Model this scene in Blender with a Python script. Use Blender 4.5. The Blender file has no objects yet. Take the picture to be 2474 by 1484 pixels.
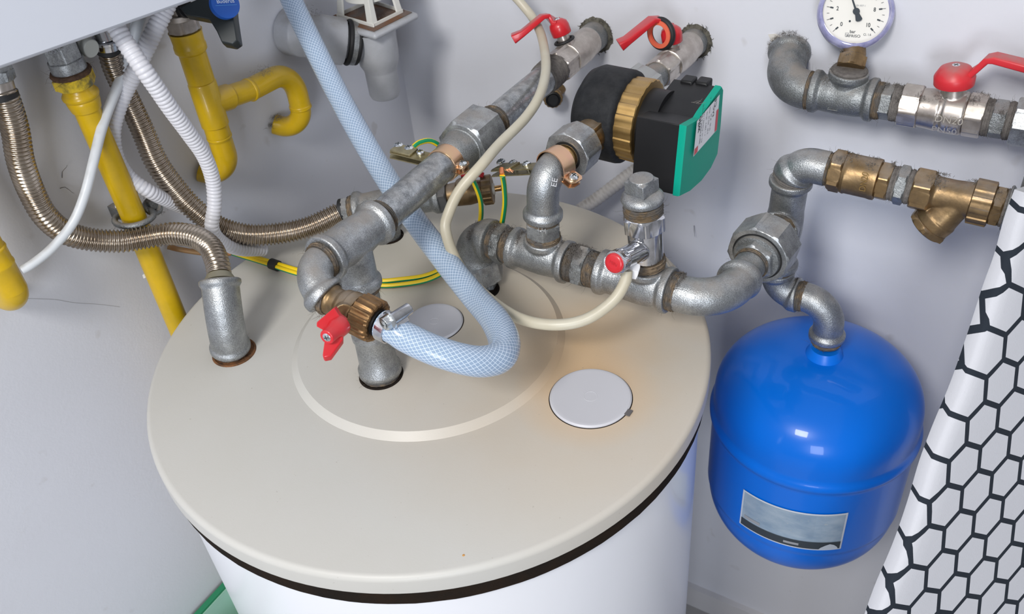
import bpy, bmesh, math, random
from mathutils import Vector as V, Matrix
random.seed(7)
sc=bpy.context.scene; COL=sc.collection
PI=math.pi
# ------------------------------------------------------------------ camera (solved from the tank lid circle and the pipe vanishing points)
F=2204.0; YAW,PITCH,ROLL=0.604649,0.685345,-0.107420
CC=V((0.50291,-0.56311,0.64476))
FW=V((-math.sin(YAW)*math.cos(PITCH),math.cos(YAW)*math.cos(PITCH),-math.sin(PITCH)))
_r=V((math.cos(YAW),math.sin(YAW),0)); _u=_r.cross(FW)
RT=_r*math.cos(ROLL)+_u*math.sin(ROLL); UP=-_r*math.sin(ROLL)+_u*math.cos(ROLL)
LIFT=1.02          # height of the tank lid above the floor
def at(px,py,x=None,y=None,z=None,d=None):
    "measured point: pixel direction plus one known coordinate (plane x, y, z or distance d)"
    r=FW*F+RT*(px-1237)-UP*(py-742)
    if d is not None: return CC+r*(d/F)
    for a,val in ((0,x),(1,y),(2,z)):
        if val is not None: return CC+r*((val-CC[a])/r[a])
def pj(P):
    D=P-CC; z=D.dot(FW); return (1237+F*D.dot(RT)/z, 742-F*D.dot(UP)/z)
def dep(P): return (P-CC).dot(FW)
def on(A,B,px=None,py=None):
    lo,hi=-1.5,3.0; k=0 if px is not None else 1; t=px if px is not None else py
    f=lambda s: pj(A+(B-A)*s)[k]-t
    sg=1 if pj(B)[k]>pj(A)[k] else -1
    for _ in range(50):
        m=(lo+hi)/2
        if f(m)*sg<0: lo=m
        else: hi=m
    return A+(B-A)*lo
X,Y,Z=V((1,0,0)),V((0,1,0)),V((0,0,1))
def frame(d,up=None):
    d=d.normalized(); up=up or (Z if abs(d.z)<.95 else X)
    a=(up-d*up.dot(d)).normalized(); return d,a,d.cross(a)
# ------------------------------------------------------------------ materials
MATS={}
def nd(t,kind,**k):
    n=t.nodes.new(kind)
    for a,b in k.items(): setattr(n,a,b)
    return n
def mat(name,col,rough=.5,metal=0.,grain=0,gscale=450,var=None,vscale=30,vamt=.5,bump=0,bscale=200,dust=0,spec=.5,trans=0,coat=0,bumpd=.0004,streak=None,rvar=0,sss=0):
    if name in MATS: return MATS[name]
    m=bpy.data.materials.new(name); m.use_nodes=True; t=m.node_tree; b=t.nodes['Principled BSDF']; L=t.links
    b.inputs['Base Color'].default_value=(*col,1); b.inputs['Roughness'].default_value=rough; b.inputs['Metallic'].default_value=metal
    b.inputs['Specular IOR Level'].default_value=spec; b.inputs['Transmission Weight'].default_value=trans; b.inputs['Coat Weight'].default_value=coat
    if sss: b.inputs['Subsurface Weight'].default_value=sss; b.inputs['Subsurface Radius'].default_value=(.01,.01,.01); b.inputs['Subsurface Scale'].default_value=.5
    tc=nd(t,'ShaderNodeTexCoord'); src=None
    if var:
        n=nd(t,'ShaderNodeTexNoise'); n.inputs['Scale'].default_value=vscale; n.inputs['Detail'].default_value=8; n.inputs['Roughness'].default_value=.65
        L.new(tc.outputs['Object'],n.inputs['Vector'])
        r=nd(t,'ShaderNodeValToRGB'); r.color_ramp.elements[0].position=.5-.25*vamt; r.color_ramp.elements[1].position=.5+.25*vamt
        r.color_ramp.elements[0].color=(*var,1); r.color_ramp.elements[1].color=(*col,1)
        L.new(n.outputs[0],r.inputs[0]); src=r.outputs[0]
        if rvar:
            mr=nd(t,'ShaderNodeMapRange'); mr.inputs[1].default_value=.3; mr.inputs[2].default_value=.7; mr.inputs[3].default_value=rough+rvar; mr.inputs[4].default_value=rough-rvar
            L.new(n.outputs[0],mr.inputs[0]); L.new(mr.outputs[0],b.inputs['Roughness'])
    if grain and src:
        n4=nd(t,'ShaderNodeTexNoise'); n4.inputs['Scale'].default_value=gscale; n4.inputs['Detail'].default_value=4; L.new(tc.outputs['Object'],n4.inputs['Vector'])
        m4=nd(t,'ShaderNodeMapRange'); m4.inputs[1].default_value=.32; m4.inputs[2].default_value=.62; m4.inputs[3].default_value=1-grain; m4.inputs[4].default_value=1.05; L.new(n4.outputs[0],m4.inputs[0])
        x4=nd(t,'ShaderNodeMix',data_type='RGBA',blend_type='MULTIPLY'); x4.inputs[0].default_value=1; L.new(src,x4.inputs[6]); L.new(m4.outputs[0],x4.inputs[7]); src=x4.outputs[2]
    if dust:
        g=nd(t,'ShaderNodeNewGeometry'); s=nd(t,'ShaderNodeSeparateXYZ'); L.new(g.outputs['Normal'],s.inputs[0])
        n2=nd(t,'ShaderNodeTexNoise'); n2.inputs['Scale'].default_value=55; n2.inputs['Detail'].default_value=6; L.new(tc.outputs['Object'],n2.inputs['Vector'])
        mm=nd(t,'ShaderNodeMath',operation='MULTIPLY'); L.new(s.outputs[2],mm.inputs[0]); L.new(n2.outputs[0],mm.inputs[1])
        mr=nd(t,'ShaderNodeMapRange'); mr.inputs[1].default_value=.28; mr.inputs[2].default_value=.62; mr.inputs[3].default_value=0; mr.inputs[4].default_value=dust
        L.new(mm.outputs[0],mr.inputs[0])
        mx=nd(t,'ShaderNodeMix',data_type='RGBA'); L.new(mr.outputs[0],mx.inputs[0])
        if src: L.new(src,mx.inputs[6])
        else: mx.inputs[6].default_value=(*col,1)
        mx.inputs[7].default_value=(.25,.225,.2,1); src=mx.outputs[2]
        ma=nd(t,'ShaderNodeMath',operation='MULTIPLY_ADD'); L.new(mr.outputs[0],ma.inputs[0]); ma.inputs[1].default_value=-metal; ma.inputs[2].default_value=metal
        ma.use_clamp=True; L.new(ma.outputs[0],b.inputs['Metallic'])
    if src: L.new(src,b.inputs['Base Color'])
    if bump:
        n3=nd(t,'ShaderNodeTexNoise'); n3.inputs['Scale'].default_value=bscale; n3.inputs['Detail'].default_value=5; L.new(tc.outputs['Object'],n3.inputs['Vector'])
        bp=nd(t,'ShaderNodeBump'); bp.inputs['Strength'].default_value=bump; bp.inputs['Distance'].default_value=bumpd
        L.new(n3.outputs[0],bp.inputs['Height']); L.new(bp.outputs[0],b.inputs['Normal'])
    MATS[name]=m; return m
galv=mat('cast_galvanised',(.53,.55,.56),.38,.88,var=(.26,.27,.28),vscale=60,vamt=1.0,bump=1,bscale=850,bumpd=.00042,dust=.8,rvar=.12,grain=.32,gscale=900)
galvd=mat('dusty_galvanised',(.40,.42,.43),.5,.8,var=(.17,.175,.17),vscale=45,vamt=1.2,bump=1,bscale=750,bumpd=.0005,dust=1.0,rvar=.12,grain=.35,gscale=800)
pipem=mat('zinc_pipe',(.56,.585,.60),.33,.9,var=(.22,.23,.24),vscale=110,vamt=.75,bump=.5,bscale=500,bumpd=.0003,dust=.5,rvar=.15,grain=.35,gscale=1100)
hexg=mat('zinc_nut',(.47,.49,.50),.42,.82,var=(.28,.29,.30),vscale=70,bump=.6,bscale=800,bumpd=.0003,dust=.7,grain=.28,gscale=900)
def hempmat(name,c0,c1):
    m=bpy.data.materials.new(name); m.use_nodes=True; t=m.node_tree; b=t.nodes['Principled BSDF']; L=t.links; b.inputs['Roughness'].default_value=.95; b.inputs['Specular IOR Level'].default_value=.1
    uv=nd(t,'ShaderNodeUVMap'); mp=nd(t,'ShaderNodeVectorMath',operation='MULTIPLY'); mp.inputs[1].default_value=(7,2600,1); L.new(uv.outputs[0],mp.inputs[0])
    n=nd(t,'ShaderNodeTexNoise'); n.inputs['Scale'].default_value=1; n.inputs['Detail'].default_value=5; n.inputs['Distortion'].default_value=.8; L.new(mp.outputs[0],n.inputs['Vector'])
    r=nd(t,'ShaderNodeValToRGB'); r.color_ramp.elements[0].position=.34; r.color_ramp.elements[1].position=.66; r.color_ramp.elements[0].color=(*c0,1); r.color_ramp.elements[1].color=(*c1,1); L.new(n.outputs[0],r.inputs[0])
    tc=nd(t,'ShaderNodeTexCoord'); n2=nd(t,'ShaderNodeTexNoise'); n2.inputs['Scale'].default_value=90; L.new(tc.outputs['Object'],n2.inputs['Vector'])
    mr=nd(t,'ShaderNodeMapRange'); mr.inputs[1].default_value=.42; mr.inputs[2].default_value=.6; L.new(n2.outputs[0],mr.inputs[0])
    x=nd(t,'ShaderNodeMix',data_type='RGBA'); L.new(mr.outputs[0],x.inputs[0]); L.new(r.outputs[0],x.inputs[6]); x.inputs[7].default_value=(.13,.12,.11,1); L.new(x.outputs[2],b.inputs['Base Color'])
    bp=nd(t,'ShaderNodeBump'); bp.inputs['Strength'].default_value=1; bp.inputs['Distance'].default_value=.0012; L.new(n.outputs[0],bp.inputs['Height']); L.new(bp.outputs[0],b.inputs['Normal'])
    MATS[name]=m; return m
hempm=hempmat('hemp',(.07,.052,.036),(.36,.27,.18))
dustm=mat('dust_fluff',(.24,.22,.20),1,0,var=(.11,.10,.095),vscale=200,vamt=1.2,spec=.05,bump=1,bscale=1200,bumpd=.001)
brassd=mat('old_brass',(.36,.235,.11),.42,.85,var=(.12,.085,.05),vscale=50,vamt=1.0,bump=.3,bscale=400,dust=.6,rvar=.1)
brassb=mat('brass_ring',(.52,.34,.13),.42,.9,var=(.40,.25,.09),vscale=60,vamt=1.,dust=.2)
brassr=mat('polished_brass',(.66,.42,.17),.28,.95,var=(.35,.2,.08),vscale=60)
nickel=mat('nickel_plate',(.62,.57,.52),.33,.9,var=(.45,.40,.36),vscale=60,dust=.7,bump=.15)
chrome=mat('chrome',(.72,.73,.76),.14,1,var=(.5,.5,.52),vscale=60,rvar=.06)
steel=mat('zinc_screw',(.72,.75,.77),.22,1)
steeld=mat('screw_recess',(.05,.06,.06),.6,.5)
zincy=mat('yellow_passivated_zinc',(.70,.50,.27),.27,.92,var=(.72,.42,.30),vscale=28,vamt=.9)
zincy2=mat('passivated_plate',(.48,.42,.25),.36,.9,var=(.30,.26,.16),vscale=60)
redp=mat('red_plastic',(.56,.014,.022),.33,0,dust=.12,coat=.2)
blackf=mat('black_foam_shell',(.013,.014,.016),.62,0,var=(.021,.022,.024),vscale=120,bump=1,bscale=260,dust=.03,spec=.2)
blackp=mat('black_plastic',(.009,.009,.010),.45,0,dust=.02,spec=.3)
blackr=mat('black_rubber',(.012,.012,.013),.6,0,bump=.3)
greenp=mat('green_plastic',(.0,.33,.225),.45,0,spec=.2)
whitel=mat('white_paper',(.80,.80,.82),.5,0)
ink=mat('black_ink',(.03,.04,.05),.6)
inkg=mat('grey_ink',(.30,.31,.33),.6)
redink=mat('red_ink',(.62,.10,.12),.6)
copper=mat('bare_copper',(.80,.30,.14),.4,.9)
yellp=mat('yellow_paint',(.64,.40,.002),.33,0,var=(.50,.33,.004),vscale=28,vamt=.8,bump=.25,bscale=60,dust=.35,coat=.2)
enamel=mat('white_enamel',(.80,.81,.85),.28,0,coat=.2)
foam=mat('black_seal_foam',(.010,.009,.008),.9,0,spec=.1,var=(.022,.013,.008),vscale=25,vamt=.8,bump=1,bscale=500)
bluep=mat('blue_paint',(.0,.142,.65),.3,0,coat=.25,spec=.25)
inox=mat('stainless_corrugated',(.46,.40,.335),.24,1,var=(.32,.26,.20),vscale=25,dust=.5)
condm=mat('white_conduit',(.64,.64,.68),.4,0,dust=.35)
condg=mat('grey_conduit',(.52,.50,.48),.6,0,dust=.8)
cablem=mat('white_cable',(.62,.645,.67),.4,0,dust=.5)
greyp=mat('grey_plastic',(.44,.45,.48),.4,0,dust=.55,var=(.38,.39,.41))
whitep=mat('aged_white_plastic',(.68,.67,.62),.45,0,dust=.5)
casing=mat('boiler_casing_white',(.60,.625,.69),.4,0)
silic=mat('milky_silicone',(.56,.50,.37),.38,0,var=(.64,.61,.50),vscale=5,trans=.12,sss=.2)
rust=mat('rust',(.22,.09,.03),.9,.1,var=(.06,.03,.015),vscale=90,bump=1)
dialm=mat('gauge_dial',(.78,.76,.70),.45)
bezelm=mat('violet_clear_bezel',(.16,.16,.34),.12,.1,coat=.6,var=(.42,.42,.62),vscale=30)
hole=mat('dark_void',(.01,.01,.01),.9)
mint=mat('mint_plastic',(.40,.62,.52),.5,0); mintd=mat('dark_green_rim',(.02,.22,.10),.45,0)
capw=mat('white_cap_plastic',(.54,.54,.575),.42,0)
boardm=mat('board_backing',(.75,.76,.80),.8,0)
orangep=mat('orange_rubber',(.75,.14,.07),.5,0)
# ------------------------------------------------------------------ mesh builder
class MB:
    def __init__(s): s.v=[];s.f=[];s.m=[];s.uv=[]
    def face(s,idx,mi=0,uv=None): s.f.append(tuple(idx)); s.m.append(mi); s.uv.append(uv)
    def rings(s,R,mi=0,cap0=True,cap1=True,vl=None):
        n=len(R[0]); b=len(s.v)
        for r in R: s.v+= [V(p) for p in r]
        acc=[0]
        for i in range(1,len(R)): acc.append(acc[-1]+((sum(R[i],V((0,0,0)))-sum(R[i-1],V((0,0,0))))/n).length)
        if vl: acc=vl
        for i in range(len(R)-1):
            for j in range(n):
                k=(j+1)%n
                s.face((b+i*n+j,b+i*n+k,b+(i+1)*n+k,b+(i+1)*n+j),mi,((j/n,acc[i]),((j+1)/n,acc[i]),((j+1)/n,acc[i+1]),(j/n,acc[i+1])))
        if cap0: s.face([b+j for j in reversed(range(n))],mi)
        if cap1: s.face([b+(len(R)-1)*n+j for j in range(n)],mi)
        return s
    def lathe(s,p,d,prof,n=36,mi=0,up=None,cap0=True,cap1=True,jit=0,rib=None):
        d,a,b=frame(d,up); R=[]
        for t,r in prof:
            ring=[]
            for j in range(n):
                th=2*PI*j/n; rr=r
                if rib: rr*=1-rib[1]*(0.5+0.5*math.copysign(min(1,abs(math.sin(th*rib[0]/2))*3),math.sin(th*rib[0])) )
                if jit: rr+=random.uniform(-jit,jit)
                ring.append(p+d*(t+(random.uniform(-jit,jit)*.5 if jit else 0))+a*(rr*math.cos(th))+b*(rr*math.sin(th)))
            R.append(ring)
        return s.rings(R,mi,cap0,cap1)
    def cyl(s,p,q,r,n=32,mi=0,ch=.0006): 
        L=(q-p).length; return s.lathe(p,q-p,[(0,r-ch),(ch,r),(L-ch,r),(L,r-ch)],n,mi)
    def hexp(s,p,q,R,sides=6,ph=0,mi=0,n=96,up=None,hole=0):
        "chamfered nut between p and q, R = corner radius"
        d,a,b=frame(q-p,up); L=(q-p).length; ri=R*math.cos(PI/sides); c=(R-ri)*.6
        prof=[(0,ri*.97),(c,R*1.0),(L-c,R*1.0),(L,ri*.97)]
        prof=[(0,ri*.985),(c*.35,ri*1.02),(c,R),(L-c,R),(L-c*.35,ri*1.02),(L,ri*.985)]
        Rg=[]
        for t,cap in prof:
            ring=[]
            for j in range(n):
                th=2*PI*j/n; w=2*PI/sides; x=((th+ph)%w)-w/2
                rr=min(ri/math.cos(x),cap); ring.append(p+d*t+a*(rr*math.cos(th))+b*(rr*math.sin(th)))
            Rg.append(ring)
        return s.rings(Rg,mi)
    def tube(s,pts,r,n=20,mi=0,cap=True,up=None,flat=1.0,twist=0):
        "pts dense polyline; r number or f(arc length, total)"
        acc=[0.]
        for i in range(1,len(pts)): acc.append(acc[-1]+(pts[i]-pts[i-1]).length)
        tot=acc[-1]; T=[]
        for i in range(len(pts)):
            T.append((pts[min(i+1,len(pts)-1)]-pts[max(i-1,0)]).normalized())
        _,a,_b=frame(T[0],up); R=[]
        for i,p in enumerate(pts):
            t=T[i]; a=(a-t*a.dot(t)).normalized(); b=t.cross(a); rr=r(acc[i],tot) if callable(r) else r
            ring=[]
            for j in range(n):
                th=2*PI*j/n+twist*acc[i]; ring.append(p+a*(rr*flat*math.cos(th))+b*(rr*math.sin(th)))
            R.append(ring)
        return s.rings(R,mi,cap,cap,vl=acc)
    def box(s,c,ex,ey,ez,mi=0):
        "c centre; ex,ey,ez half axes"
        b=len(s.v)
        for k in (-1,1):
            for j in (-1,1):
                for i in (-1,1): s.v.append(c+ex*i+ey*j+ez*k)
        for q in ((0,2,3,1),(4,5,7,6),(0,1,5,4),(2,6,7,3),(0,4,6,2),(1,3,7,5)): s.face([b+i for i in q],mi)
        return s
    def prism(s,pts,ext,mi=0,mside=None):
        b=len(s.v); n=len(pts); s.v+=[V(p) for p in pts]+[V(p)+ext for p in pts]
        s.face([b+i for i in reversed(range(n))],mi); s.face([b+n+i for i in range(n)],mi)
        for i in range(n):
            k=(i+1)%n; s.face((b+i,b+k,b+n+k,b+n+i),mi if mside is None else mside)
        return s
    def bar(s,pts,w,t,up,mi=0):
        "rectangular bar swept along pts; w along side, t along up; w/t may be lists"
        R=[]; n=len(pts)
        for i,p in enumerate(pts):
            d=(pts[min(i+1,n-1)]-pts[max(i-1,0)]).normalized(); u=(up-d*up.dot(d)).normalized(); sd=d.cross(u)
            ww=(w[i] if isinstance(w,(list,tuple)) else w)/2; tt=(t[i] if isinstance(t,(list,tuple)) else t)/2; c=min(ww,tt)*.35
            ring=[]
            for (x,y) in ((ww,tt-c),(ww-c,tt),(-ww+c,tt),(-ww,tt-c),(-ww,-tt+c),(-ww+c,-tt),(ww-c,-tt),(ww,-tt+c)): ring.append(p+sd*x+u*y)
            R.append(ring)
        return s.rings(R,mi)
    def torus(s,c,d,R,r,n=48,m=12,mi=0):
        d,a,b=frame(d); k=len(s.v)
        for i in range(n):
            th=2*PI*i/n; e=a*math.cos(th)+b*math.sin(th)
            for j in range(m):
                ph=2*PI*j/m; s.v.append(c+e*(R+r*math.cos(ph))+d*(r*math.sin(ph)))
        for i in range(n):
            for j in range(m):
                s.face((k+i*m+j,k+((i+1)%n)*m+j,k+((i+1)%n)*m+(j+1)%m,k+i*m+(j+1)%m),mi)
        return s
    def hair(s,p,d,L,r=.00012,mi=0,curl=1.0):
        pts=[p]; q=p.copy(); d=d.normalized()
        for i in range(6):
            d=(d+V([random.uniform(-1,1) for _ in range(3)])*.38*curl).normalized(); q=q+d*(L/6); pts.append(q)
        return s.tube(pts,lambda a,t:r*(1-.6*a/t),3,mi)
def spl(P,k=10):
    "Catmull-Rom through P"
    out=[]; n=len(P)
    for i in range(n-1):
        p0=P[i-1] if i>0 else P[0]*2-P[1]; p1,p2=P[i],P[i+1]; p3=P[i+2] if i+2<n else P[-1]*2-P[-2]
        for j in range(k):
            t=j/k; out.append(.5*((2*p1)+(p2-p0)*t+(2*p0-5*p1+4*p2-p3)*t*t+(3*p1-p0-3*p2+p3)*t**3))
    out.append(P[-1]); return out
def resample(pts,step):
    out=[pts[0]]; rem=step
    for i in range(1,len(pts)):
        a,b=pts[i-1],pts[i]; L=(b-a).length; t=rem
        while t<=L: out.append(a+(b-a)*(t/L)); t+=step
        rem=t-L
    return out
def bend(A,Cn,B,k=14,rad=None):
    "straight A -> rounded corner -> straight B"
    u=(A-Cn); w=(B-Cn); lim=min(u.length,w.length)*.98; rd=min(rad or lim,lim)
    p=Cn+u.normalized()*rd; q=Cn+w.normalized()*rd
    ang=u.angle(w); tl=rd; R=tl*math.tan(ang/2)
    nrm=u.cross(w).normalized(); cen=p+(nrm.cross(u.normalized())).normalized()*(R*(1 if True else -1))
    if abs((cen-q).length-R)>1e-4: cen=p-(nrm.cross(u.normalized())).normalized()*R
    v0=p-cen; tot=PI-ang; out=[A]
    ax=v0.cross(q-cen).normalized()
    for i in range(k+1): out.append(cen+Matrix.Rotation(tot*i/k,3,ax)@v0)
    out.append(B)
    res=[out[0]]
    for q_ in out[1:]:
        if (q_-res[-1]).length>1e-5: res.append(q_)
    return res
# ------------------------------------------------------------------ object bookkeeping
TOPS=[]
def link(name,mb,mats,parent=None,smooth=True,angle=38,bevel=0,remesh=0,solid=0):
    me=bpy.data.meshes.new(name); me.from_pydata([tuple(p) for p in mb.v],[],mb.f)
    mats=mats if isinstance(mats,(list,tuple)) else [mats]
    for m in mats: me.materials.append(m)
    if any(mb.m): me.polygons.foreach_set('material_index',mb.m)
    if any(u is not None for u in mb.uv):
        ul=me.uv_layers.new(name='UVMap'); i=0
        for p,u in zip(me.polygons,mb.uv):
            for q in range(len(p.vertices)):
                if u is not None: ul.data[p.loop_start+q].uv=u[q]
    me.update()
    if smooth:
        me.polygons.foreach_set('use_smooth',[True]*len(me.polygons)); me.set_sharp_from_angle(angle=math.radians(angle))
    o=bpy.data.objects.new(name,me); COL.objects.link(o)
    if parent is not None: o.parent=parent
    if bevel:
        b=o.modifiers.new('bevel','BEVEL'); b.width=bevel; b.segments=2; b.limit_method='ANGLE'; b.angle_limit=math.radians(40)
    if remesh:
        r=o.modifiers.new('remesh','REMESH'); r.mode='VOXEL'; r.voxel_size=remesh; r.use_smooth_shade=True
        s_=o.modifiers.new('smooth','SMOOTH'); s_.factor=.5; s_.iterations=7
    return o
def props(o,label=None,cat=None,group=None,kind=None):
    if label:o['label']=label
    if cat:o['category']=cat
    if group:o['group']=group
    if kind:o['kind']=kind
    if o not in TOPS: TOPS.append(o)
    return o
def thing(name,label,cat,group=None):
    o=bpy.data.objects.new(name,None); COL.objects.link(o); o.empty_display_size=.05; return props(o,label,cat,group)
def single(name,mb,mats,label,cat,group=None,**k): return props(link(name,mb,mats,None,**k),label,cat,group)
def struct(name,mb,mats,**k): return props(link(name,mb,mats,None,**k),kind='structure')
def text(s,o,ex,ey,size,m,parent,name='lettering',ex_=.00015,align='LEFT',bold=0,xs=1.0):
    c=bpy.data.curves.new('txt','FONT'); c.body=s; c.size=1; c.extrude=0; c.align_x=align; c.align_y='CENTER'; c.offset=bold
    t=bpy.data.objects.new('txt',c); COL.objects.link(t)
    dg=bpy.context.evaluated_depsgraph_get(); me=bpy.data.meshes.new_from_object(t.evaluated_get(dg))
    bpy.data.objects.remove(t); bpy.data.curves.remove(c)
    ex=ex.normalized(); ey=ey.normalized(); nz=ex.cross(ey)
    for v in me.vertices: v.co=o+ex*(v.co.x*size*xs)+ey*(v.co.y*size)+nz*ex_
    me.materials.clear(); me.materials.append(m)
    ob=bpy.data.objects.new(name,me); COL.objects.link(ob)
    if parent is not None: ob.parent=parent
    return ob
def finalize():
    bpy.context.view_layer.update()
    for t in TOPS:
        obs=[t]+list(t.children_recursive)
        vs=[v.co for o in obs if o.type=='MESH' for v in o.data.vertices]
        if not vs: print('EMPTY THING',t.name); continue
        mn=V([min(v[i] for v in vs) for i in range(3)]); mx=V([max(v[i] for v in vs) for i in range(3)])
        base=V(((mn.x+mx.x)/2,(mn.y+mx.y)/2,mn.z))
        for o in obs:
            if o.type=='MESH': o.data.transform(Matrix.Translation(-base))
        t.location=base+V((0,0,LIFT))
# ------------------------------------------------------------------ fittings
def hemp(parent,A,B,r,fib=14,fuzz=0,name='hemp_seal',m=None,ro=.0011):
    "ragged ring of thread hemp from A to B"
    mb=MB(); L=(B-A).length; k=max(6,int(L/.0007)); d,a,b=frame(B-A)
    prof=[]
    for i in range(k+1):
        t=i/k; prof.append((L*t, r+ro*math.sin(PI*t)**.5+random.uniform(-.0006,.0005)))
    mb.lathe(A,B-A,prof,60,jit=.00034)
    for i in range(int(fib*1.6)):
        th=random.uniform(0,2*PI); e=a*math.cos(th)+b*math.sin(th); p=A+d*(L*random.random())+e*(r+.0005)
        mb.hair(p,e+d*random.uniform(-1,1)+a.cross(e)*random.uniform(-1,1)*.3+(d.cross(e))*random.uniform(-1.5,1.5),random.uniform(.004,.013))
    for i in range(fuzz):
        th=random.uniform(0,2*PI); e=a*math.cos(th)+b*math.sin(th); p=A+d*(L*random.random())+e*(r+.0005)
        mb.hair(p,d.cross(e)*random.choice((-1,1))+e*.25,random.uniform(.0012,.0042),.00024,curl=1.6)
    return link(name,mb,m or hempm,parent)
def beadr(L,r,rb,w=.006,e0=True,e1=True):
    def f(s,tot):
        x=r
        for on_,q in ((e0,s),(e1,tot-s)):
            if on_:
                if q<.0008: x=max(x,rb-.0012+1.5*q)
                elif q<w: x=max(x,rb)
                elif q<w*1.7: x=max(x,rb+(r-rb)*(q-w)/(w*.7))
        return x
    return f
def dense(pts,step=.0012):
    return resample(pts,step)+[pts[-1]]
def elbow(parent,A,Cn,B,r,rb,e0=True,e1=True,m=None,w=.0065,name='elbow_fitting',rad=None,dst=0):
    mb=MB(); mb.tube(dense(bend(A,Cn,B,20,rad)),beadr(0,r,rb,w,e0,e1),40)
    return link(name,mb,m or galv,parent,angle=60)
def tee(parent,A,B,Cb,E,r,rb,m=None,w=.0065,name='tee_fitting',rbr=None,rbb=None,remesh=.0008):
    mb=MB(); L=(B-A).length
    prof=lambda L,r,rb,e0,e1:[(0,rb-.0012)]*e0+[(.0008,rb),(w,rb),(w*1.7,r)]*e0+[(0,r)]*(not e0)+[(L-w*1.7,r),(L-w,rb),(L-.0008,rb),(L,rb-.0012)]*e1+[(L,r)]*(not e1)
    mb.lathe(A,B-A,prof(L,r,rb,1,1),48)
    mb.lathe(Cb,E-Cb,prof((E-Cb).length,rbr or r,rbb or rb,0,1),48)
    # swelling where branch and run meet
    d=(B-A).normalized(); mb.lathe(Cb-d*r*1.25,d,[(0,r*.99),(r*.5,r*1.05),(r*1.25,r*1.09),(r*2,r*1.05),(r*2.5,r*.99)],40)
    return link(name,mb,m or galv,parent,remesh=remesh)
def cylp(parent,name,A,B,r,m,n=40,**k):
    mb=MB(); mb.cyl(A,B,r,n); return link(name,mb,m,parent,**k)
def hexpart(parent,name,A,B,R,m,sides=6,ph=0,up=None,**k):
    mb=MB(); mb.hexp(A,B,R,sides,ph,up=up); return link(name,mb,m,parent,angle=25,**k)
def screw(parent,c,d,r=.0048,h=.0035,name='screw',m=None):
    "pan head cross screw, head on top of c pointing along d"
    mb=MB(); d,a,b=frame(d)
    mb.lathe(c-d*.004,d,[(0,r*.5),(.004,r*.5),(.004,r*.96),(.0045,r),(.004+h*.55,r*.95),(.004+h*.85,r*.7),(.004+h,r*.35)],28)
    th=random.random()*PI
    e=a*math.cos(th)+b*math.sin(th); g=d.cross(e)
    for u,w in ((e,g),(g,e)): mb.box(c+d*(h*.82),u*r*.52,w*r*.11,d*h*.22,1)
    return link(name,mb,[m or steel,steeld],parent)
def fluff(parent,spots,name='dust_fluff'):
    "grey fluff caught on top of the fittings; spots = (centre, radius, amount)"
    mb=MB()
    for c,r,n in spots:
        for i in range(n):
            q=c+V((random.gauss(0,r),random.gauss(0,r),random.gauss(0,r*.25)))
            mb.hair(q,V((random.uniform(-1,1),random.uniform(-1,1),random.uniform(-.3,.7))),random.uniform(.002,.006),.00013,curl=2)
    return link(name,mb,dustm,parent)
def topfluff(parent,A,B,r,n,name='dust_fluff',spread=.9):
    mb=MB(); d,a,b=frame(B-A,Z)
    cl=[(random.random(),random.gauss(0,spread*.5)) for _ in range(max(3,n//22))]
    for i in range(int(n*2.6)):
        c_=random.choice(cl); th=c_[1]+random.gauss(0,.16); e=a*math.cos(th)+b*math.sin(th); q=A+(B-A)*min(1,max(0,c_[0]+random.gauss(0,.05)))+e*(r+random.uniform(-.0003,.0009))
        mb.hair(q,e*.2+V([random.uniform(-1,1) for _ in range(3)]),random.uniform(.0012,.0038),.00021,curl=2)
    return link(name,mb,dustm,parent)
# ================================================================== special materials
def nodes(name):
    m=bpy.data.materials.new(name); m.use_nodes=True; t=m.node_tree; return m,t,t.nodes['Principled BSDF'],t.links
def mth(t,op,a,b=None,c=None,clamp=False):
    n=t.nodes.new('ShaderNodeMath'); n.operation=op; n.use_clamp=clamp
    for i,x in enumerate((a,b,c)):
        if x is None: continue
        if isinstance(x,(int,float)): n.inputs[i].default_value=x
        else: t.links.new(x,n.inputs[i])
    return n.outputs[0]
def mixc(t,f,a,b):
    n=t.nodes.new('ShaderNodeMix'); n.data_type='RGBA'
    for i,x in ((0,f),(6,a),(7,b)):
        if isinstance(x,tuple): n.inputs[i].default_value=(*x,1)
        elif isinstance(x,(int,float)): n.inputs[i].default_value=x
        else: t.links.new(x,n.inputs[i])
    return n.outputs[2]
def noise(t,vec,scale,detail=5,rough=.6):
    n=t.nodes.new('ShaderNodeTexNoise'); n.inputs['Scale'].default_value=scale; n.inputs['Detail'].default_value=detail; n.inputs['Roughness'].default_value=rough
    if vec is not None: t.links.new(vec,n.inputs['Vector'])
    return n.outputs[0]
def rng(t,x,a,b,c=0,d=1):
    n=t.nodes.new('ShaderNodeMapRange'); n.inputs[1].default_value=a; n.inputs[2].default_value=b; n.inputs[3].default_value=c; n.inputs[4].default_value=d
    t.links.new(x,n.inputs[0]); return n.outputs[0]
def bumpn(t,h,dist,st=1):
    n=t.nodes.new('ShaderNodeBump'); n.inputs['Strength'].default_value=st; n.inputs['Distance'].default_value=dist; t.links.new(h,n.inputs['Height']); return n.outputs[0]
def blob(t,vec,c,r0,r1):
    n=t.nodes.new('ShaderNodeVectorMath'); n.operation='DISTANCE'; t.links.new(vec,n.inputs[0]); n.inputs[1].default_value=c
    return rng(t,n.outputs['Value'],r0,r1,1,0)
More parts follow.
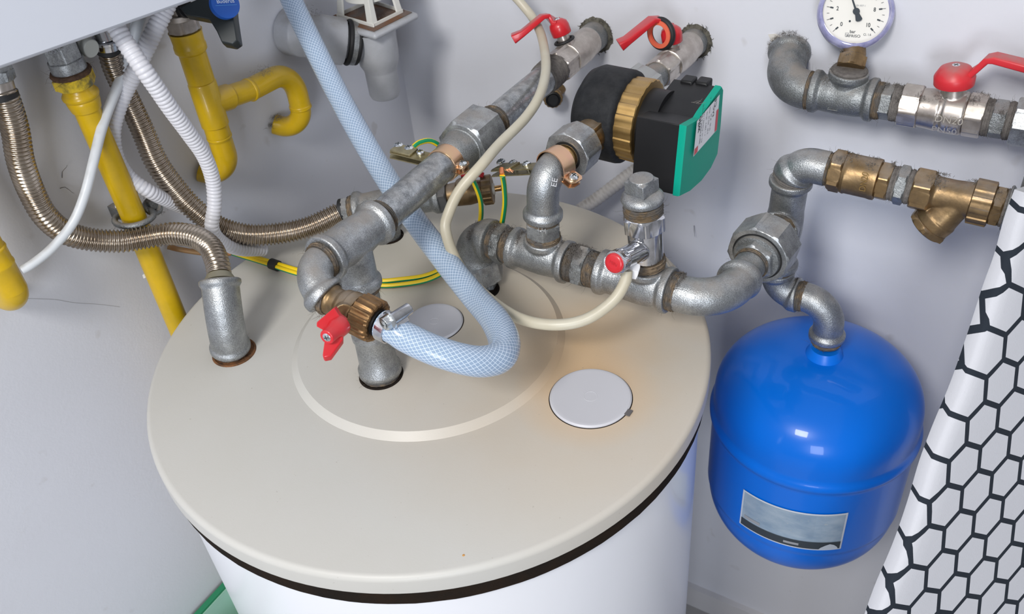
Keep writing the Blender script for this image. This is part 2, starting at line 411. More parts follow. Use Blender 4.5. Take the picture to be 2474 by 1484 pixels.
# lid: cream lacquer, yellowed by heat around the ports; the wider tan is part stain, part painted shade (world position because the lid is baked at its place)
lidm,t,b,L=nodes('cream_lid_lacquer')
g=t.nodes.new('ShaderNodeNewGeometry').outputs['Position']
base=(.53,.52,.49)
n1=noise(t,g,9,4); 
col=mixc(t,rng(t,n1,.35,.7,0,.35),base,(.50,.485,.44))
s=blob(t,g,(.15,.08,LIFT),.02,.30); s2=mth(t,'MULTIPLY',s,rng(t,noise(t,g,6,3),.25,.7,.4,1)); col=mixc(t,mth(t,'MULTIPLY',s2,.85),col,(.53,.39,.235))  # back-right tan: lid stain with some shade mixed into the colour
s=blob(t,g,(.192,.0,LIFT),.038,.075); col=mixc(t,mth(t,'MULTIPLY',s,.55),col,(.62,.43,.25))
s=blob(t,g,(.150,.06,LIFT),.0,.09); col=mixc(t,mth(t,'MULTIPLY',s,.6),col,(.66,.40,.17))
s=blob(t,g,(-.06,.2,LIFT),.02,.30); col=mixc(t,mth(t,'MULTIPLY',s,.45),col,(.55,.49,.36))
sp=noise(t,g,260,2,.4); col=mixc(t,rng(t,sp,.765,.79,0,.45),col,(.30,.27,.22))
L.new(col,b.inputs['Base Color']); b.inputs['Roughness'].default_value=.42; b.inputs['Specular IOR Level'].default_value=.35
L.new(bumpn(t,noise(t,g,500,3),.0002,.35),b.inputs['Normal'])
# wall plaster
wallm,t,b,L=nodes('white_plaster')
g=t.nodes.new('ShaderNodeNewGeometry').outputs['Position']
col=mixc(t,rng(t,noise(t,g,3.2,5),.35,.7,0,.6),(.685,.695,.74),(.645,.65,.69))
col=mixc(t,rng(t,noise(t,g,34,2,.4),.72,.80,0,.35),col,(.42,.39,.36))
col=mixc(t,rng(t,noise(t,g,11,8,.7),.66,.8,0,.25),col,(.5,.47,.42))
L.new(col,b.inputs['Base Color']); b.inputs['Roughness'].default_value=.75; b.inputs['Specular IOR Level'].default_value=.25
L.new(bumpn(t,noise(t,g,160,4),.0006,.35),b.inputs['Normal'])
floorm=mat('floor_tile',(.42,.41,.40),.5,var=(.36,.35,.34),vscale=8)
# braided hose
hosem,t,b,L=nodes('braided_pvc')
uv=t.nodes.new('ShaderNodeUVMap').outputs[0]; sx=t.nodes.new('ShaderNodeSeparateXYZ'); L.new(uv,sx.inputs[0])
u,v=sx.outputs[0],sx.outputs[1]; 
def strand(sg): 
    a=mth(t,'ADD',mth(t,'MULTIPLY',u,20.0),mth(t,'MULTIPLY',v,sg*205.0)); fr=mth(t,'FRACT',a); return mth(t,'LESS_THAN',mth(t,'ABSOLUTE',mth(t,'SUBTRACT',fr,.5)),.06)
st=mth(t,'MAXIMUM',strand(1),strand(-1))
col=mixc(t,mth(t,'MULTIPLY',st,.8),(.36,.48,.65),(.78,.86,.95)); L.new(col,b.inputs['Base Color'])
b.inputs['Roughness'].default_value=.2; b.inputs['Coat Weight'].default_value=.3
L.new(mth(t,'MULTIPLY_ADD',st,-.22,.24),b.inputs['Transmission Weight'])
b.inputs['IOR'].default_value=1.3
# green and yellow wire
wirem,t,b,L=nodes('green_yellow_insulation')
uv=t.nodes.new('ShaderNodeUVMap').outputs[0]; sx=t.nodes.new('ShaderNodeSeparateXYZ'); L.new(uv,sx.inputs[0])
f_=mth(t,'FRACT',mth(t,'ADD',mth(t,'MULTIPLY',sx.outputs[0],2.0),.12)); col=mixc(t,mth(t,'GREATER_THAN',f_,.56),(.80,.56,.01),(.0,.23,.09)); L.new(col,b.inputs['Base Color']); b.inputs['Roughness'].default_value=.4
# hexagon print
hexm,t,b,L=nodes('hexagon_print')
uvn=t.nodes.new('ShaderNodeUVMap').outputs[0]
def vm(op,a,b_=None):
    n=t.nodes.new('ShaderNodeVectorMath'); n.operation=op
    for i,x in enumerate((a,b_)):
        if x is None: continue
        if isinstance(x,tuple): n.inputs[i].default_value=x
        else: L.new(x,n.inputs[i])
    return n
P_=vm('ADD',uvn,(50,50*1.7320508,0)).outputs[0]; S_=(1,1.7320508,1)
a_=vm('SUBTRACT',vm('MODULO',P_,S_).outputs[0],(.5,.8660254,0)).outputs[0]
b_=vm('SUBTRACT',vm('MODULO',vm('SUBTRACT',P_,(.5,.8660254,0)).outputs[0],S_).outputs[0],(.5,.8660254,0)).outputs[0]
def hd(q):
    q=vm('ABSOLUTE',q).outputs[0]; q2=vm('MULTIPLY',q,(1,1,0)).outputs[0]
    dt=vm('DOT_PRODUCT',q2,(.5,.8660254,0)).outputs['Value']; s=t.nodes.new('ShaderNodeSeparateXYZ'); L.new(q2,s.inputs[0])
    return mth(t,'MAXIMUM',dt,s.outputs[0])
h=mth(t,'MINIMUM',hd(a_),hd(b_)); col=mixc(t,mth(t,'GREATER_THAN',h,.435),(.58,.585,.62),(.022,.028,.038)); L.new(col,b.inputs['Base Color'])
b.inputs['Roughness'].default_value=.85; b.inputs['Specular IOR Level'].default_value=.15
wv=noise(t,vm('MULTIPLY',uvn,(90,14,1)).outputs[0],1,3); L.new(bumpn(t,wv,.0004,.5),b.inputs['Normal'])
# vessel sticker
stick,t,b,L=nodes('worn_foil_sticker')
uv=t.nodes.new('ShaderNodeUVMap').outputs[0]; sx=t.nodes.new('ShaderNodeSeparateXYZ'); L.new(uv,sx.inputs[0])
col=mixc(t,rng(t,noise(t,uv,4,6),.35,.65),(.22,.31,.41),(.36,.44,.51)); col=mixc(t,rng(t,noise(t,uv,7,3),.66,.72,0,.8),col,(.58,.55,.48))
ln=mth(t,'LESS_THAN',mth(t,'FRACT',mth(t,'MULTIPLY',sx.outputs[1],34)),.35); rg=mth(t,'MULTIPLY',mth(t,'GREATER_THAN',sx.outputs[1],.36),mth(t,'LESS_THAN',sx.outputs[1],.92))
rg=mth(t,'MULTIPLY',rg,mth(t,'MULTIPLY',mth(t,'GREATER_THAN',sx.outputs[0],.05),mth(t,'LESS_THAN',sx.outputs[0],.72)))
wd=rng(t,noise(t,vm('MULTIPLY',uv,(60,34,1)).outputs[0] if False else uv,60,2),.4,.6)
col=mixc(t,mth(t,'MULTIPLY',mth(t,'MULTIPLY',ln,rg),.35),col,(.16,.2,.25)); L.new(col,b.inputs['Base Color']); b.inputs['Roughness'].default_value=.35
# ================================================================== room
XW,YW_,HF=-.36,.46,-LIFT
def slab(name,c,h,m): 
    mb=MB(); mb.box(V(c),X*h[0],Y*h[1],Z*h[2]); return struct(name,mb,m,smooth=False)
slab('floor',(1.0,-1.0,HF-.05),(1.5,1.6,.05),floorm)
slab('wall_back',(1.0,YW_+.06,.24),(1.5,.06,1.26),wallm)
slab('wall_left',(XW-.06,-1.0,.24),(.06,1.6,1.26),wallm)
slab('baseboard_back',(1.07,YW_-.006,HF+.03),(1.43,.006,.03),mat('skirting',(.62,.61,.62),.5))
# ================================================================== hot water tank
tank=thing('hot_water_tank','round white storage tank with cream lid and black seal, standing in the wall corner','tank')
mb=MB(); R=.3
prof=[(0,R-.003),(.003,R)]+[(.0183+.006*math.sin(a),R-.006+.006*math.cos(a)) for a in [PI/2*k/8 for k in range(9)]]+[(.0243,.1480),(.0308,.1405),(.0308,.02)]
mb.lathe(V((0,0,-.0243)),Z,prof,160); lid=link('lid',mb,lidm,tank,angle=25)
mb=MB(); mb.lathe(V((0,0,-.0365)),Z,[(-.005,.2925),(-.004,.2975),(.0115,.2975),(.0122,.29)],160,jit=.0002); link('seal_ring',mb,foam,tank,angle=70)
mb=MB(); mb.lathe(V((0,0,HF)),Z,[(0,.26),(.03,.27),(.031,.2915),(LIFT-.0415,.2915)],160); link('tank_body',mb,enamel,tank)
ZI=.0065
def cap(px,py,r,z,lab=None):
    c=at(px,py,z=z); mb=MB(); mb.lathe(c-Z*.004,Z,[(0,r),(.0052,r),(.0064,r-.0015),(.0066,r-.003),(.0064,r-.005),(.0064,r*.17),(.00655,r*.165),(.00655,r*.155),(.0064,r*.15),(.0064,.0001)],80)
    o=link('port_cap',mb,capw,tank,angle=14)
    mb=MB(); mb.lathe(c-Z*.004,Z,[(0,r+.0009),(.0042,r+.0009),(.0042,r)],80,cap0=False,cap1=False); link('cap_gap',mb,foam,tank); return c
c1=cap(1427,962,.0405,0.0); cap(1050,780,.0315,ZI)
mb=MB(); e=(at(1519,997,z=.001)-at(1427,962,z=.001)).normalized(); mb.box(at(1518,997,z=.0012),e*.003,Z.cross(e)*.004,Z*.0006); link('cap_tab',mb,mat('grey_tab',(.12,.11,.11),.6),tank)
def port(px,py,z,r,m=rust):
    c=at(px,py,z=z); mb=MB(); mb.torus(c,Z,r-.001,.0016,48,8); mb.lathe(c-Z*.002,Z,[(0,r),(.0024,r),(.0026,r-.004),(.0024,.001)],40,jit=.0002); link('pipe_port',mb,[m],tank); return c
pA=port(921,905,ZI,.0225,foam); pF=port(566,851,0,.0235); pE=port(1168,700,ZI,.018,foam); pH=port(940,570,ZI*0,.018,foam)
mb=MB(); q=at(1120,1342,z=.0001); mb.lathe(q,Z,[(0,.0012),(.0002,.0008)],12); link('rust_spot',mb,mat('orange_spot',(.55,.28,.08),.8),tank)
# ================================================================== camera, light
cd=bpy.data.cameras.new('camera'); cam=bpy.data.objects.new('camera',cd); COL.objects.link(cam); sc.camera=cam
cd.sensor_width=36; cd.lens=F/2474*36; cd.clip_start=.02
M=Matrix((( RT.x,UP.x,-FW.x,CC.x),(RT.y,UP.y,-FW.y,CC.y),(RT.z,UP.z,-FW.z,CC.z+LIFT),(0,0,0,1))); cam.matrix_world=M
cd.dof.use_dof=True; cd.dof.focus_distance=.90; cd.dof.aperture_fstop=13.0
def area(name,loc,target,sx_,sy_,energy,col):
    l=bpy.data.lights.new(name,'AREA'); l.shape='RECTANGLE'; l.size=sx_; l.size_y=sy_; l.energy=energy; l.color=col
    o=bpy.data.objects.new(name,l); COL.objects.link(o); o.location=V(loc)+V((0,0,LIFT)); o.rotation_euler=(V(target)-V(loc)).to_track_quat('-Z','Y').to_euler(); return o
area('window_daylight',(1.25,-2.3,.5),(.1,.2,0),.6,1.0,27,(.86,.91,1.0))
area('ceiling_lamp',(.35,-1.75,1.78),(.2,.3,0),.55,.55,42,(1,.98,.95))
w=bpy.data.worlds.new('world'); sc.world=w; w.use_nodes=True; t=w.node_tree; bg=t.nodes['Background']
tc=t.nodes.new('ShaderNodeTexCoord'); sp=t.nodes.new('ShaderNodeSeparateXYZ'); t.links.new(tc.outputs['Generated'],sp.inputs[0])
cr=t.nodes.new('ShaderNodeValToRGB'); t.links.new(rng(t,sp.outputs[2],-1,1),cr.inputs[0])
e=cr.color_ramp.elements; e[0].position=0; e[0].color=(.20,.195,.20,1); e[1].position=1; e[1].color=(.86,.87,.90,1); k=e.new(.5); k.color=(.50,.52,.56,1)
t.links.new(cr.outputs[0],bg.inputs[0]); bg.inputs[1].default_value=.5
vs=sc.view_settings; vs.view_transform='Standard'; vs.look='None'; vs.exposure=0.0; vs.gamma=1; vs.use_curve_mapping=False
# ================================================================== hot outlet run: riser, tee, long pipe to the wall
run=thing('riser_pipe_run','galvanised riser with tee, long diagonal pipe and big union nut, rising from the tank lid','pipe')
TA=at(846,583,y=-.065); xt,zt=TA.x,TA.z
A0=at(782,628,x=xt); A1=at(911,535,x=xt); Aw=at(1436,88,y=.455)
PB=at(921,904,z=ZI)
brE=on(TA,PB,py=690); TAc=TA
tee(run,A0,A1,TA,brE,.0187,.0228,rbr=.0185,rbb=.0215)
hemp(run,A1-(Aw-A1)*.004,on(A1,Aw,px=925),.0178,26,20)
hemp(run,brE-(PB-TA)*.005,on(TA,PB,py=702),.0178,20)
cylp(run,'pipe',A1,on(A1,Aw,px=1100),.0168,pipem)
cylp(run,'riser',brE,on(TA,PB,py=820),.0162,pipem)
s0=on(TA,PB,py=800); s1=on(TA,PB,py=898)
mb=MB(); L_=(s1-s0).length; mb.lathe(s0,s1-s0,[(0,.018),(.0008,.0203),(.006,.0203),(.009,.0188),(L_-.012,.0196),(L_-.008,.0222),(L_-.001,.0222),(L_,.0205)],48); link('socket',mb,galv,run,angle=60)
hemp(run,s1-(PB-TA)*.01,on(TA,PB,py=908),.0190,22,10)
# union
u0=on(A1,Aw,px=1086); u1=on(A1,Aw,px=1120); mb=MB(); L_=(u1-u0).length
mb.lathe(u0,u1-u0,[(0,.0175),(.002,.0195),(L_*.55,.0212),(L_,.0236)],48); link('union_tail',mb,galvd,run)
hexpart(run,'union_nut',on(A1,Aw,px=1117),on(A1,Aw,px=1172),.0318,hexg,ph=.35,up=Z)
mb=MB(); mb.lathe(on(A1,Aw,px=1114),Aw-A1,[(0,.0225),(.001,.0238),(.004,.0238)],48); link('union_collar',mb,galvd,run)
mb=MB(); mb.lathe(on(A1,Aw,px=1168),Aw-A1,[(0,.0240),(.008,.0215),(.014,.0195)],48); link('union_socket',mb,galvd,run)
hemp(run,on(A1,Aw,px=1180),on(A1,Aw,px=1197),.0184,26,30)
cylp(run,'pipe',on(A1,Aw,px=1185),on(A1,Aw,px=1322),.0170,pipem)
hemp(run,on(A1,Aw,px=1312),on(A1,Aw,px=1345),.0180,6,20,name='sooty_thread',m=dustm)
# elbow towards the drain valve
Ec=on(A0,A1,px=730); Eb=at(788,717,y=Ec.y); Eb=V((Eb.x,Ec.y,Eb.z))
elbow(run,A0+(A0-Ec).normalized()*.002,Ec,Eb,.0160,.0198,e0=False,e1=True,rad=.03,w=.005)
hemp(run,A0-(A0-Ec).normalized()*.006,A0+(A0-Ec).normalized()*.001,.0168,20,60)
# ================================================================== ball valve maker
def ballvalve(label,A,B,pxs,rb,stem,hub,pts,group=None,body=nickel,Rh=.021):
    "A,B axis; pxs = hex0, hex1, body1, wall/end ; stem base pixel x on the axis; hub 3D; pts handle path"
    t=thing('ball_valve',label,'valve',group)
    q=[on(A,B,px=p) for p in pxs]
    hexpart(t,'hex_end',q[0],q[1],Rh,body,up=Z)
    mb=MB(); L=(q[2]-q[1]).length; mb.lathe(q[1]-(q[2]-q[1])*.02,B-A,[(0,rb*.9),(.001,rb*.98),(.003,rb*.98),(.004,rb*.90),(L*.15,rb*.92),(L*.3,rb),(L*.72,rb),(L*.9,rb*.93),(L*1.02,rb*.93)],44); link('body',mb,body,t)
    if len(pxs)>4: hexpart(t,'hex_end',q[2],q[3],Rh,body,up=Z)
    else: cylp(t,'tail',q[2],q[3],rb*.93,galvd)
    d=(hub-stem); n=d.normalized()
    mb=MB(); mb.lathe(stem,n,[(0,rb*.62),(rb*.95,rb*.55),(rb*.95+.001,.0082),(d.length-.012,.0078)],28); link('stem',mb,body,t)
    return t,n
# valve 1
st=on(A1,Aw,px=1378)+V((0,0,0)); hub=at(1350,62,y=st.y)
bv,n=ballvalve('nickel ball valve with red lever at the wall end of the long diagonal pipe','A' and A1,Aw,(1342,1370,1421,1447),.0205,st,hub,None)
def lever(t,hub,n,pts,ring=False,w0=.019,w1=.015,th=.0058,hr=.0125,hh=.019,m=redp,scr=True):
    mb=MB(); mb.lathe(hub-n*hh*.62,n,[(0,hr*.93),(.001,hr*.98),(hh*.55,hr),(hh*.8,hr*.9),(hh,hr*.55),(hh*1.03,hr*.3)],32); k=len(pts)
    W=[w0+(w1-w0)*i/(k-1) for i in range(k)]; W[-1]=W[-2]*1.15; T=[th*1.7]+[th]*(k-3)+[th*1.3,th*2.0]
    mb.bar(pts,W,T,n); o=link('lever',mb,m,t,angle=50,bevel=.0006)
    if scr: screw(o,hub+n*(hh*.38),n,.0042,.0022,name='lever_screw')
    return o
def lift(px,py,P0,h=0): return at(px,py,d=dep(P0)+h)
hp=[hub+n*.004,at(1338,52,y=hub.y-.001),at(1322,38,y=hub.y-.003),at(1310,40,y=hub.y-.010),at(1262,80,y=hub.y-.030),at(1240,93,y=hub.y-.037)]
lever(bv,hub,n,hp)
mb=MB(); mb.torus(st+n*.0215,n,.0118,.0018,40,10); link('stem_washer',mb,blackr,bv)
text('ITALY',at(1276,66,y=hub.y-.022)+n*.0025,(hp[4]-hp[3])*-1,n.cross((hp[4]-hp[3])).normalized(),.006,mat('dark_red_emboss',(.30,.01,.02),.5),bv)
# brass drain stub with black cap lining under valve 1
dr=thing('brass_drain_stub','small brass ring fitting with black centre, under the wall valve of the diagonal pipe','fitting')
c=at(1336,238,y=.43); ax=(CC-c); ax.z*=.35; ax.normalize()
mb=MB(); mb.lathe(c-ax*.01,ax,[(0,.0115),(.002,.0135),(.010,.0138),(.012,.0125),(.0122,.0105),(.008,.0100)],48,rib=(14,.05),cap1=False); link('ring',mb,brassd,dr)
mb=MB(); mb.lathe(c-ax*.009,ax,[(0,.0103),(.0165,.0103),(.0172,.009),(.0150,.007),(.0148,.002)],32); link('rubber_insert',mb,blackp,dr)
mb=MB(); mb.tube(spl([c-ax*.006,c-ax*.015+Y*.004,V((c.x-.004,.461,c.z+.002))]),.0085,20); link('stub',mb,brassd,dr)
# wall plugs of hemp and dirt around the pipe penetrations
def wallgap(P,r,label,n=60):
    mb=MB(); c=V((P.x,YW_,P.z))
    for i in range(n):
        th=random.uniform(0,2*PI); e=X*math.cos(th)+Z*math.sin(th)
        mb.hair(c-Y*.001+e*(r+random.uniform(-.001,.002)),e*.5-Y*.4+V([random.uniform(-1,1) for _ in range(3)])*.7,random.uniform(.003,.007),.0005,curl=2)
    mb.lathe(c-Y*.0025,Y,[(0,r*.9),(.0025,r*1.09)],40,jit=.0009)
    single('sealing_putty',mb,mat('dirty_putty',(.06,.055,.045),.95,var=(.16,.15,.12),vscale=120),label,'putty')
wallgap(Aw,.0225,'crumbly dark putty where the left red-lever valve enters the wall')
# ================================================================== drain valve with red wing handle
dv=thing('drain_valve','old brass drain valve with red wing handle, feeding the braided hose above the lid','valve')
D0=Eb; D1=at(938,792,y=Ec.y-.001); D=lambda p: on(D0,D1,px=p)
hemp(run,D(787),D(800),.0150,24,80)
mb=MB(); L_=(D(868)-D(794)).length
mb.lathe(D(794),D1-D0,[(0,.0135),(L_*.12,.0140),(L_*.2,.0125),(L_*.38,.0125),(L_*.5,.0150),(L_*.68,.0158),(L_*.72,.0168),(L_*.98,.0168)],44)
mb.lathe(D(838),(at(820,795,y=Ec.y-.045)-D(838)),[(0,.0105),(.019,.0088),(.020,.0088)],32); link('body',mb,brassd,dv,remesh=.0006)
text('12',D(842)+V((0,-.006,.0135)),D1-D0,Y,.010,brassb,dv,'casting_mark')
mb=MB(); p=D(868); q=D(914); L_=(q-p).length; mb.lathe(p,D1-D0,[(0,.0172),(.001,.0196),(L_-.003,.0196),(L_-.0008,.0182),(L_,.0166),(L_-.001,.0130)],120,rib=(20,.06)); link('collar_nut',mb,mat('brown_brass',(.30,.17,.07),.4,.85,var=(.16,.09,.04),vscale=60,dust=.15),dv,angle=30)
mb=MB(); mb.lathe(D(908),D1-D0,[(0,.0125),(.004,.0125),(.0045,.0098),(.020,.0098)],30); link('hose_barb',mb,blackp,dv)
hb=at(826,783,y=Ec.y-.030); hs=at(789,816,y=Ec.y-.052); hn=(hs-hb).normalized()
mb=MB(); mb.lathe(hb,hn,[(0,.0085),(.002,.0092),(.010,.0088),(.014,.0070),((hs-hb).length,.0064)],36)
w1=[hb+hn*.006,at(812,777,y=Ec.y-.036),at(790,762,y=Ec.y-.040)]; w2=[hb+hn*.006,at(812,820,y=Ec.y-.040),at(801,860,y=Ec.y-.040)]
ctr=hb+hn*.009
def wing(tipw,tipn):
    o=tipn; pts=[ctr+(tipw[i]-ctr) for i in range(len(tipw))]
    return pts
# two vanes cut from plate, 5 mm thick, standing on the hub
vn=hn.cross((at(801,866,y=Ec.y-.04)-at(805,745,y=Ec.y-.04))).normalized()
def vane(P):
    pl=[at(x,y,d=dep(ctr)+k) for x,y,k in P]; nn=(pl[1]-pl[0]).cross(pl[2]-pl[0]).normalized(); mb.prism([p-nn*.0030 for p in pl],nn*.0062)
vane([(810,741,.002),(822,760,.003),(838,772,.003),(830,800,.0),(806,808,-.003),(768,787,-.004),(768,777,-.004)])
vane([(788,806,-.004),(808,796,-.001),(830,790,.001),(829,826,0),(800,866,-.002),(784,869,-.003),(780,863,-.003)])
wh_=link('wing_handle',mb,redp,dv,angle=40,bevel=.0008)
screw(wh_,hs-hn*.0012,hn,.0042,.002,name='handle_screw')
# ================================================================== braided hose and worm clamp
hz=thing('hose_clamp','shiny worm-drive clamp squeezing the braided hose onto the brass valve','clamp')
d0=dep(D(930))
HP=[D(922),D(955),at(985,817,d=d0-.004),at(1045,845,d=d0-.004),at(1110,866,d=d0),at(1165,874,d=d0+.01),at(1208,862,d=d0+.025),at(1218,825,d=d0+.05),at(1196,775,d=d0+.085),at(1150,722,d=.905),at(1095,655,d=.935),at(1030,570,d=.965),at(965,480,d=1.0),at(890,360,d=1.03),at(820,235,d=1.06),at(757,110,d=1.08),at(704,0,d=1.10),at(672,-80,d=1.12)]
hp_=resample(spl(HP,16),.004)
single('braided_hose',MB().tube(hp_,lambda s,t:.0131+(.0012 if .05<s<.13 else 0)*0+.0016*math.exp(-((s-.15)/.06)**2)-.0012*math.exp(-((s-.012)/.008)**2),40),hosem,'thick pale blue braided hose looping over the lid and up past the yellow pipe','hose',angle=80)
cc=D(934); cdir=(D1-D0).normalized()
mb=MB(); mb.lathe(cc-cdir*.0045,cdir,[(0,.0126),(.0003,.0138),(.0087,.0138),(.009,.0126)],56,cap0=False,cap1=False); link('band',mb,chrome,hz)
sc_=at(937,778,d=dep(cc)-.017); sd=(at(985,748,d=dep(cc)-.006)-sc_).normalized()
mb=MB(); mb.lathe(sc_+sd*.003,sd,[(0,.0048),(.001,.0053),(.020,.0053),(.021,.0045)],30); mb.box(sc_+sd*.013-UP*.006+FW*.003,sd*.008,sd.cross(FW).normalized()*.0035,FW*.005); link('screw_housing',mb,chrome,hz,bevel=.0004)
hexpart(hz,'hex_screw',sc_-sd*.0045,sc_+sd*.002,.0066,steel); mb=MB(); mb.lathe(sc_+sd*.0015,sd,[(0,.0085),(.0014,.0085)],30); link('screw_flange',mb,steel,hz)
screw(hz,sc_-sd*.0048,-sd,.0044,.0008,name='cross_recess')
# ================================================================== earth clamps
def clamp(label,c,ax_,r,L0,R0,ls,rs,wd=.0175,wire=None):
    "c centre on pipe, ax_ pipe axis, r strap radius; L0,R0 plate ends (3D); ls,rs screw spots"
    t=thing('earthing_clamp',label,'clamp','earthing clamps')
    ax_=ax_.normalized()
    mb=MB(); mb.lathe(c-ax_*wd/2,ax_,[(0,r-.0002),(0.0002,r+.0010),(wd-.0002,r+.0010),(wd,r-.0002)],64,cap0=False,cap1=False); link('strap',mb,zincy,t,angle=50)
    for E,nm in ((L0,'terminal_plate'),(R0,'ear_plate')):
        rr_=(E-CC).normalized(); E=CC+rr_*((c-CC).dot(ax_)/rr_.dot(ax_)); e=(E-c); e.normalize(); up=ax_.cross(e).normalized(); up=up if up.z>0 else -up
        mb=MB(); S=c+e*(r*.75); tip=E
        for off,sh in ((0,.0),(-.0055,.004)):
            a=S+up*off; b=tip+up*off-ax_*sh*.3; mb.prism([a+ax_*wd/2,a-ax_*wd/2,b-ax_*wd*.5,b+e*.003-ax_*wd*.2,b+e*.003+ax_*wd*.3,b+ax_*wd*.5],up*.0013)
        link(nm,mb,zincy2 if nm[0]=='t' else zincy,t,smooth=False)
        for s in (ls if nm[0]=='t' else rs):
            P=at(s[0],s[1],d=dep(E)); P=P-up*((P-E).dot(up)-.0013); P=P+up*.0003
            # keep the screw on the plate plane along the viewing ray
            r_=(P-CC).normalized(); pl=E+up*.0014; r2=(at(s[0],s[1]+5,d=1)-CC).normalized(); k=(pl-CC).dot(up)/r2.dot(up); P=CC+r2*k
            screw(t,P,up,(s[2] if len(s)>2 else .0046)*1.15,.0038)
            mb=MB(); mb.lathe(P-up*.0105,up,[(0,.0018),(.010,.0018)],12); link('screw_tip',mb,steel,t)
        if nm[0]=='t' :
            mb=MB(); q=c+e*((E-c).length*.80); mb.box(q+up*.0025,e*.0125,ax_*wd*.45,up*.0011); link('pressure_plate',mb,zincy2,t,bevel=.0003)
    return t
ca=on(A1,Aw,px=1078); 
k1=clamp('yellow zinc earthing clamp strapped on the long diagonal pipe beside the big union nut',ca,Aw-A1,.0172,at(953,362,y=ca.y-.006),at(1122,402,y=ca.y),[(963,349),(988,356),(1016,366,.0042)],[(1117,393)])
# ================================================================== manifold on the second port
mf=thing('manifold_pipe','galvanised manifold of elbow, hexagon nipples and two tees crossing low above the lid','pipe')
ym=.1057
Ma=at(1140,570,y=ym); Mb=at(1725,732,y=ym); m=lambda p: on(Ma,Mb,px=p)
def seg(name,a,b,r,mt=galvd,par=mf,fn=m): return cylp(par,name,fn(a),fn(b),r,mt)
dn=at(1160,655,y=ym-.004)
elbow(mf,m(1190),m(1134),dn,.0225,.0245,e0=True,e1=False,m=galvd)
hexpart(mf,'hex_union',at(1151,628,y=ym-.002),at(1164,674,y=ym-.003),.0285,hexg,ph=.5,up=Y)
hexpart(mf,'hex_union',at(1163,668,y=ym-.003),at(1169,700,y=ym-.002),.0205,hexg,ph=.2,up=Y)
hemp(mf,m(1186),m(1204),.0178,16,60)
hexpart(mf,'hex_nipple',m(1202),m(1222),.0232,galvd,ph=.5,up=Z)
hemp(mf,m(1221),m(1240),.0180,16,60,m=hempm)
text('2',m(1209)+V((0,-.0215,.008)),V((0,0,1)),V((-1,0,0)),.008,ink,mf,'casting_mark')
T1=m(1313); b1=at(1312,575,y=ym)
tee(mf,m(1240),m(1376),T1,b1,.0193,.0232,rbr=.0170,rbb=.0202)
hemp(mf,m(1374),m(1400),.0185,10,160,m=hempmat('dark_hemp',(.04,.033,.027),(.20,.16,.12)))
hexpart(mf,'hex_nipple',m(1396),m(1423),.0232,galvd,ph=.2,up=Z)
hemp(mf,m(1422),m(1452),.0180,14,140)
T2=m(1556); b2=at(1560,640,y=ym)
tee(mf,m(1450),m(1622),T2,b2,.0205,.0240,rbr=.0185,rbb=.0215)
hemp(mf,m(1618),m(1640),.0188,30,60)
# raised casting marks
for px,rr in ((1300,.0196),(1590,.0208)):
    c=m(px)+V((0,-rr*.86,-rr*.3)); nn=V((0,-.94,-.34)); mb=MB(); mb.torus(c,nn,.0038,.0005,24,6)
    mb.box(c,(Z-nn*nn.z).normalized()*.0034,X*.0004,nn*.0004); link('casting_mark',mb,galv,mf)
# elbow towards the wall
Ub=at(1895,538,y=.268); Ec2=m(1768); Ua=at(1787,672,y=.158)
elbow(mf,m(1636),Ec2,Ua,.0190,.0228,e0=False,e1=True,rad=.05)
U=lambda p: on(Ua,Ub,px=p)
hemp(mf,U(1783),U(1794),.0165,10,60,m=dustm)
mb=MB(); mb.lathe(U(1829)-(Ub-Ua).normalized()*.0003,Ub-Ua,[(0,.0250),(0,.0272),(.0006,.0272)],48,cap0=False,cap1=False); link('nut_gap',mb,hole,mf)
cylp(mf,'nipple',U(1790),U(1838),.0165,galvd)
hemp(mf,U(1812),U(1818),.0168,8,30)
hexpart(mf,'union_hexagon',U(1816),U(1834),.0222,hexg,ph=.1,up=Z)
mb=MB(); mb.lathe(U(1824),Ub-Ua,[(0,.0215),(.001,.0248),(.006,.0256)],48); link('union_collar',mb,galvd,mf)
hexpart(mf,'union_nut',U(1829),U(1862),.0345,hexg,sides=8,ph=.2,up=Z)
cylp(mf,'union_tail',U(1860),U(1886),.019,galvd)
hemp(mf,U(1868),U(1884),.0195,20,60)
# ------------- vertical tee on the wall side, top elbow, lower elbows to the vessel
yv=.29
Vt=at(1912,432,y=yv); Vb=at(1878,642,y=yv); Vc=on(Vt,Vb,py=545)
wr=thing('vessel_branch_pipe','galvanised upright tee with elbows linking manifold, brass line and blue vessel','pipe')
tee(wr,Vt,Vb,Vc,U(1872),.0190,.0230,rbb=.0235)
Bx=at(2003,409,y=yv); Bz=at(2474,512,y=yv); B=lambda p: on(Bx,Bz,px=p)
kc=on(B(2003),B(2474),px=1930)
hemp(wr,Vt,Vt+(kc-Vt)*.28,.0195,14,90,m=dustm)
elbow(wr,Vt+(kc-Vt)*.22,kc,B(2000),.0182,.0218,e0=True,e1=False,rad=.05)
hemp(wr,B(1992),B(2012),.0165,10,60)
l1=at(1874,705,y=yv); l2=at(1930,714,y=yv)
hemp(wr,Vb-(l1-Vb)*.1,Vb+(l1-Vb)*.15,.0185,10,50)
elbow(wr,Vb+(l1-Vb)*.12,l1,l2,.0178,.0205,e0=True,e1=True,rad=.04)
hemp(wr,l2-(l2-l1)*.05,at(1946,718,y=yv),.0168,20,60)
l3=at(2010,733,y=yv); l4=at(1997,815,y=yv)
elbow(wr,at(1942,717,y=yv),l3,l4,.0172,.0208,e0=False,e1=True,rad=.05)
hemp(wr,l4,at(1995,828,y=yv),.0165,10,20)
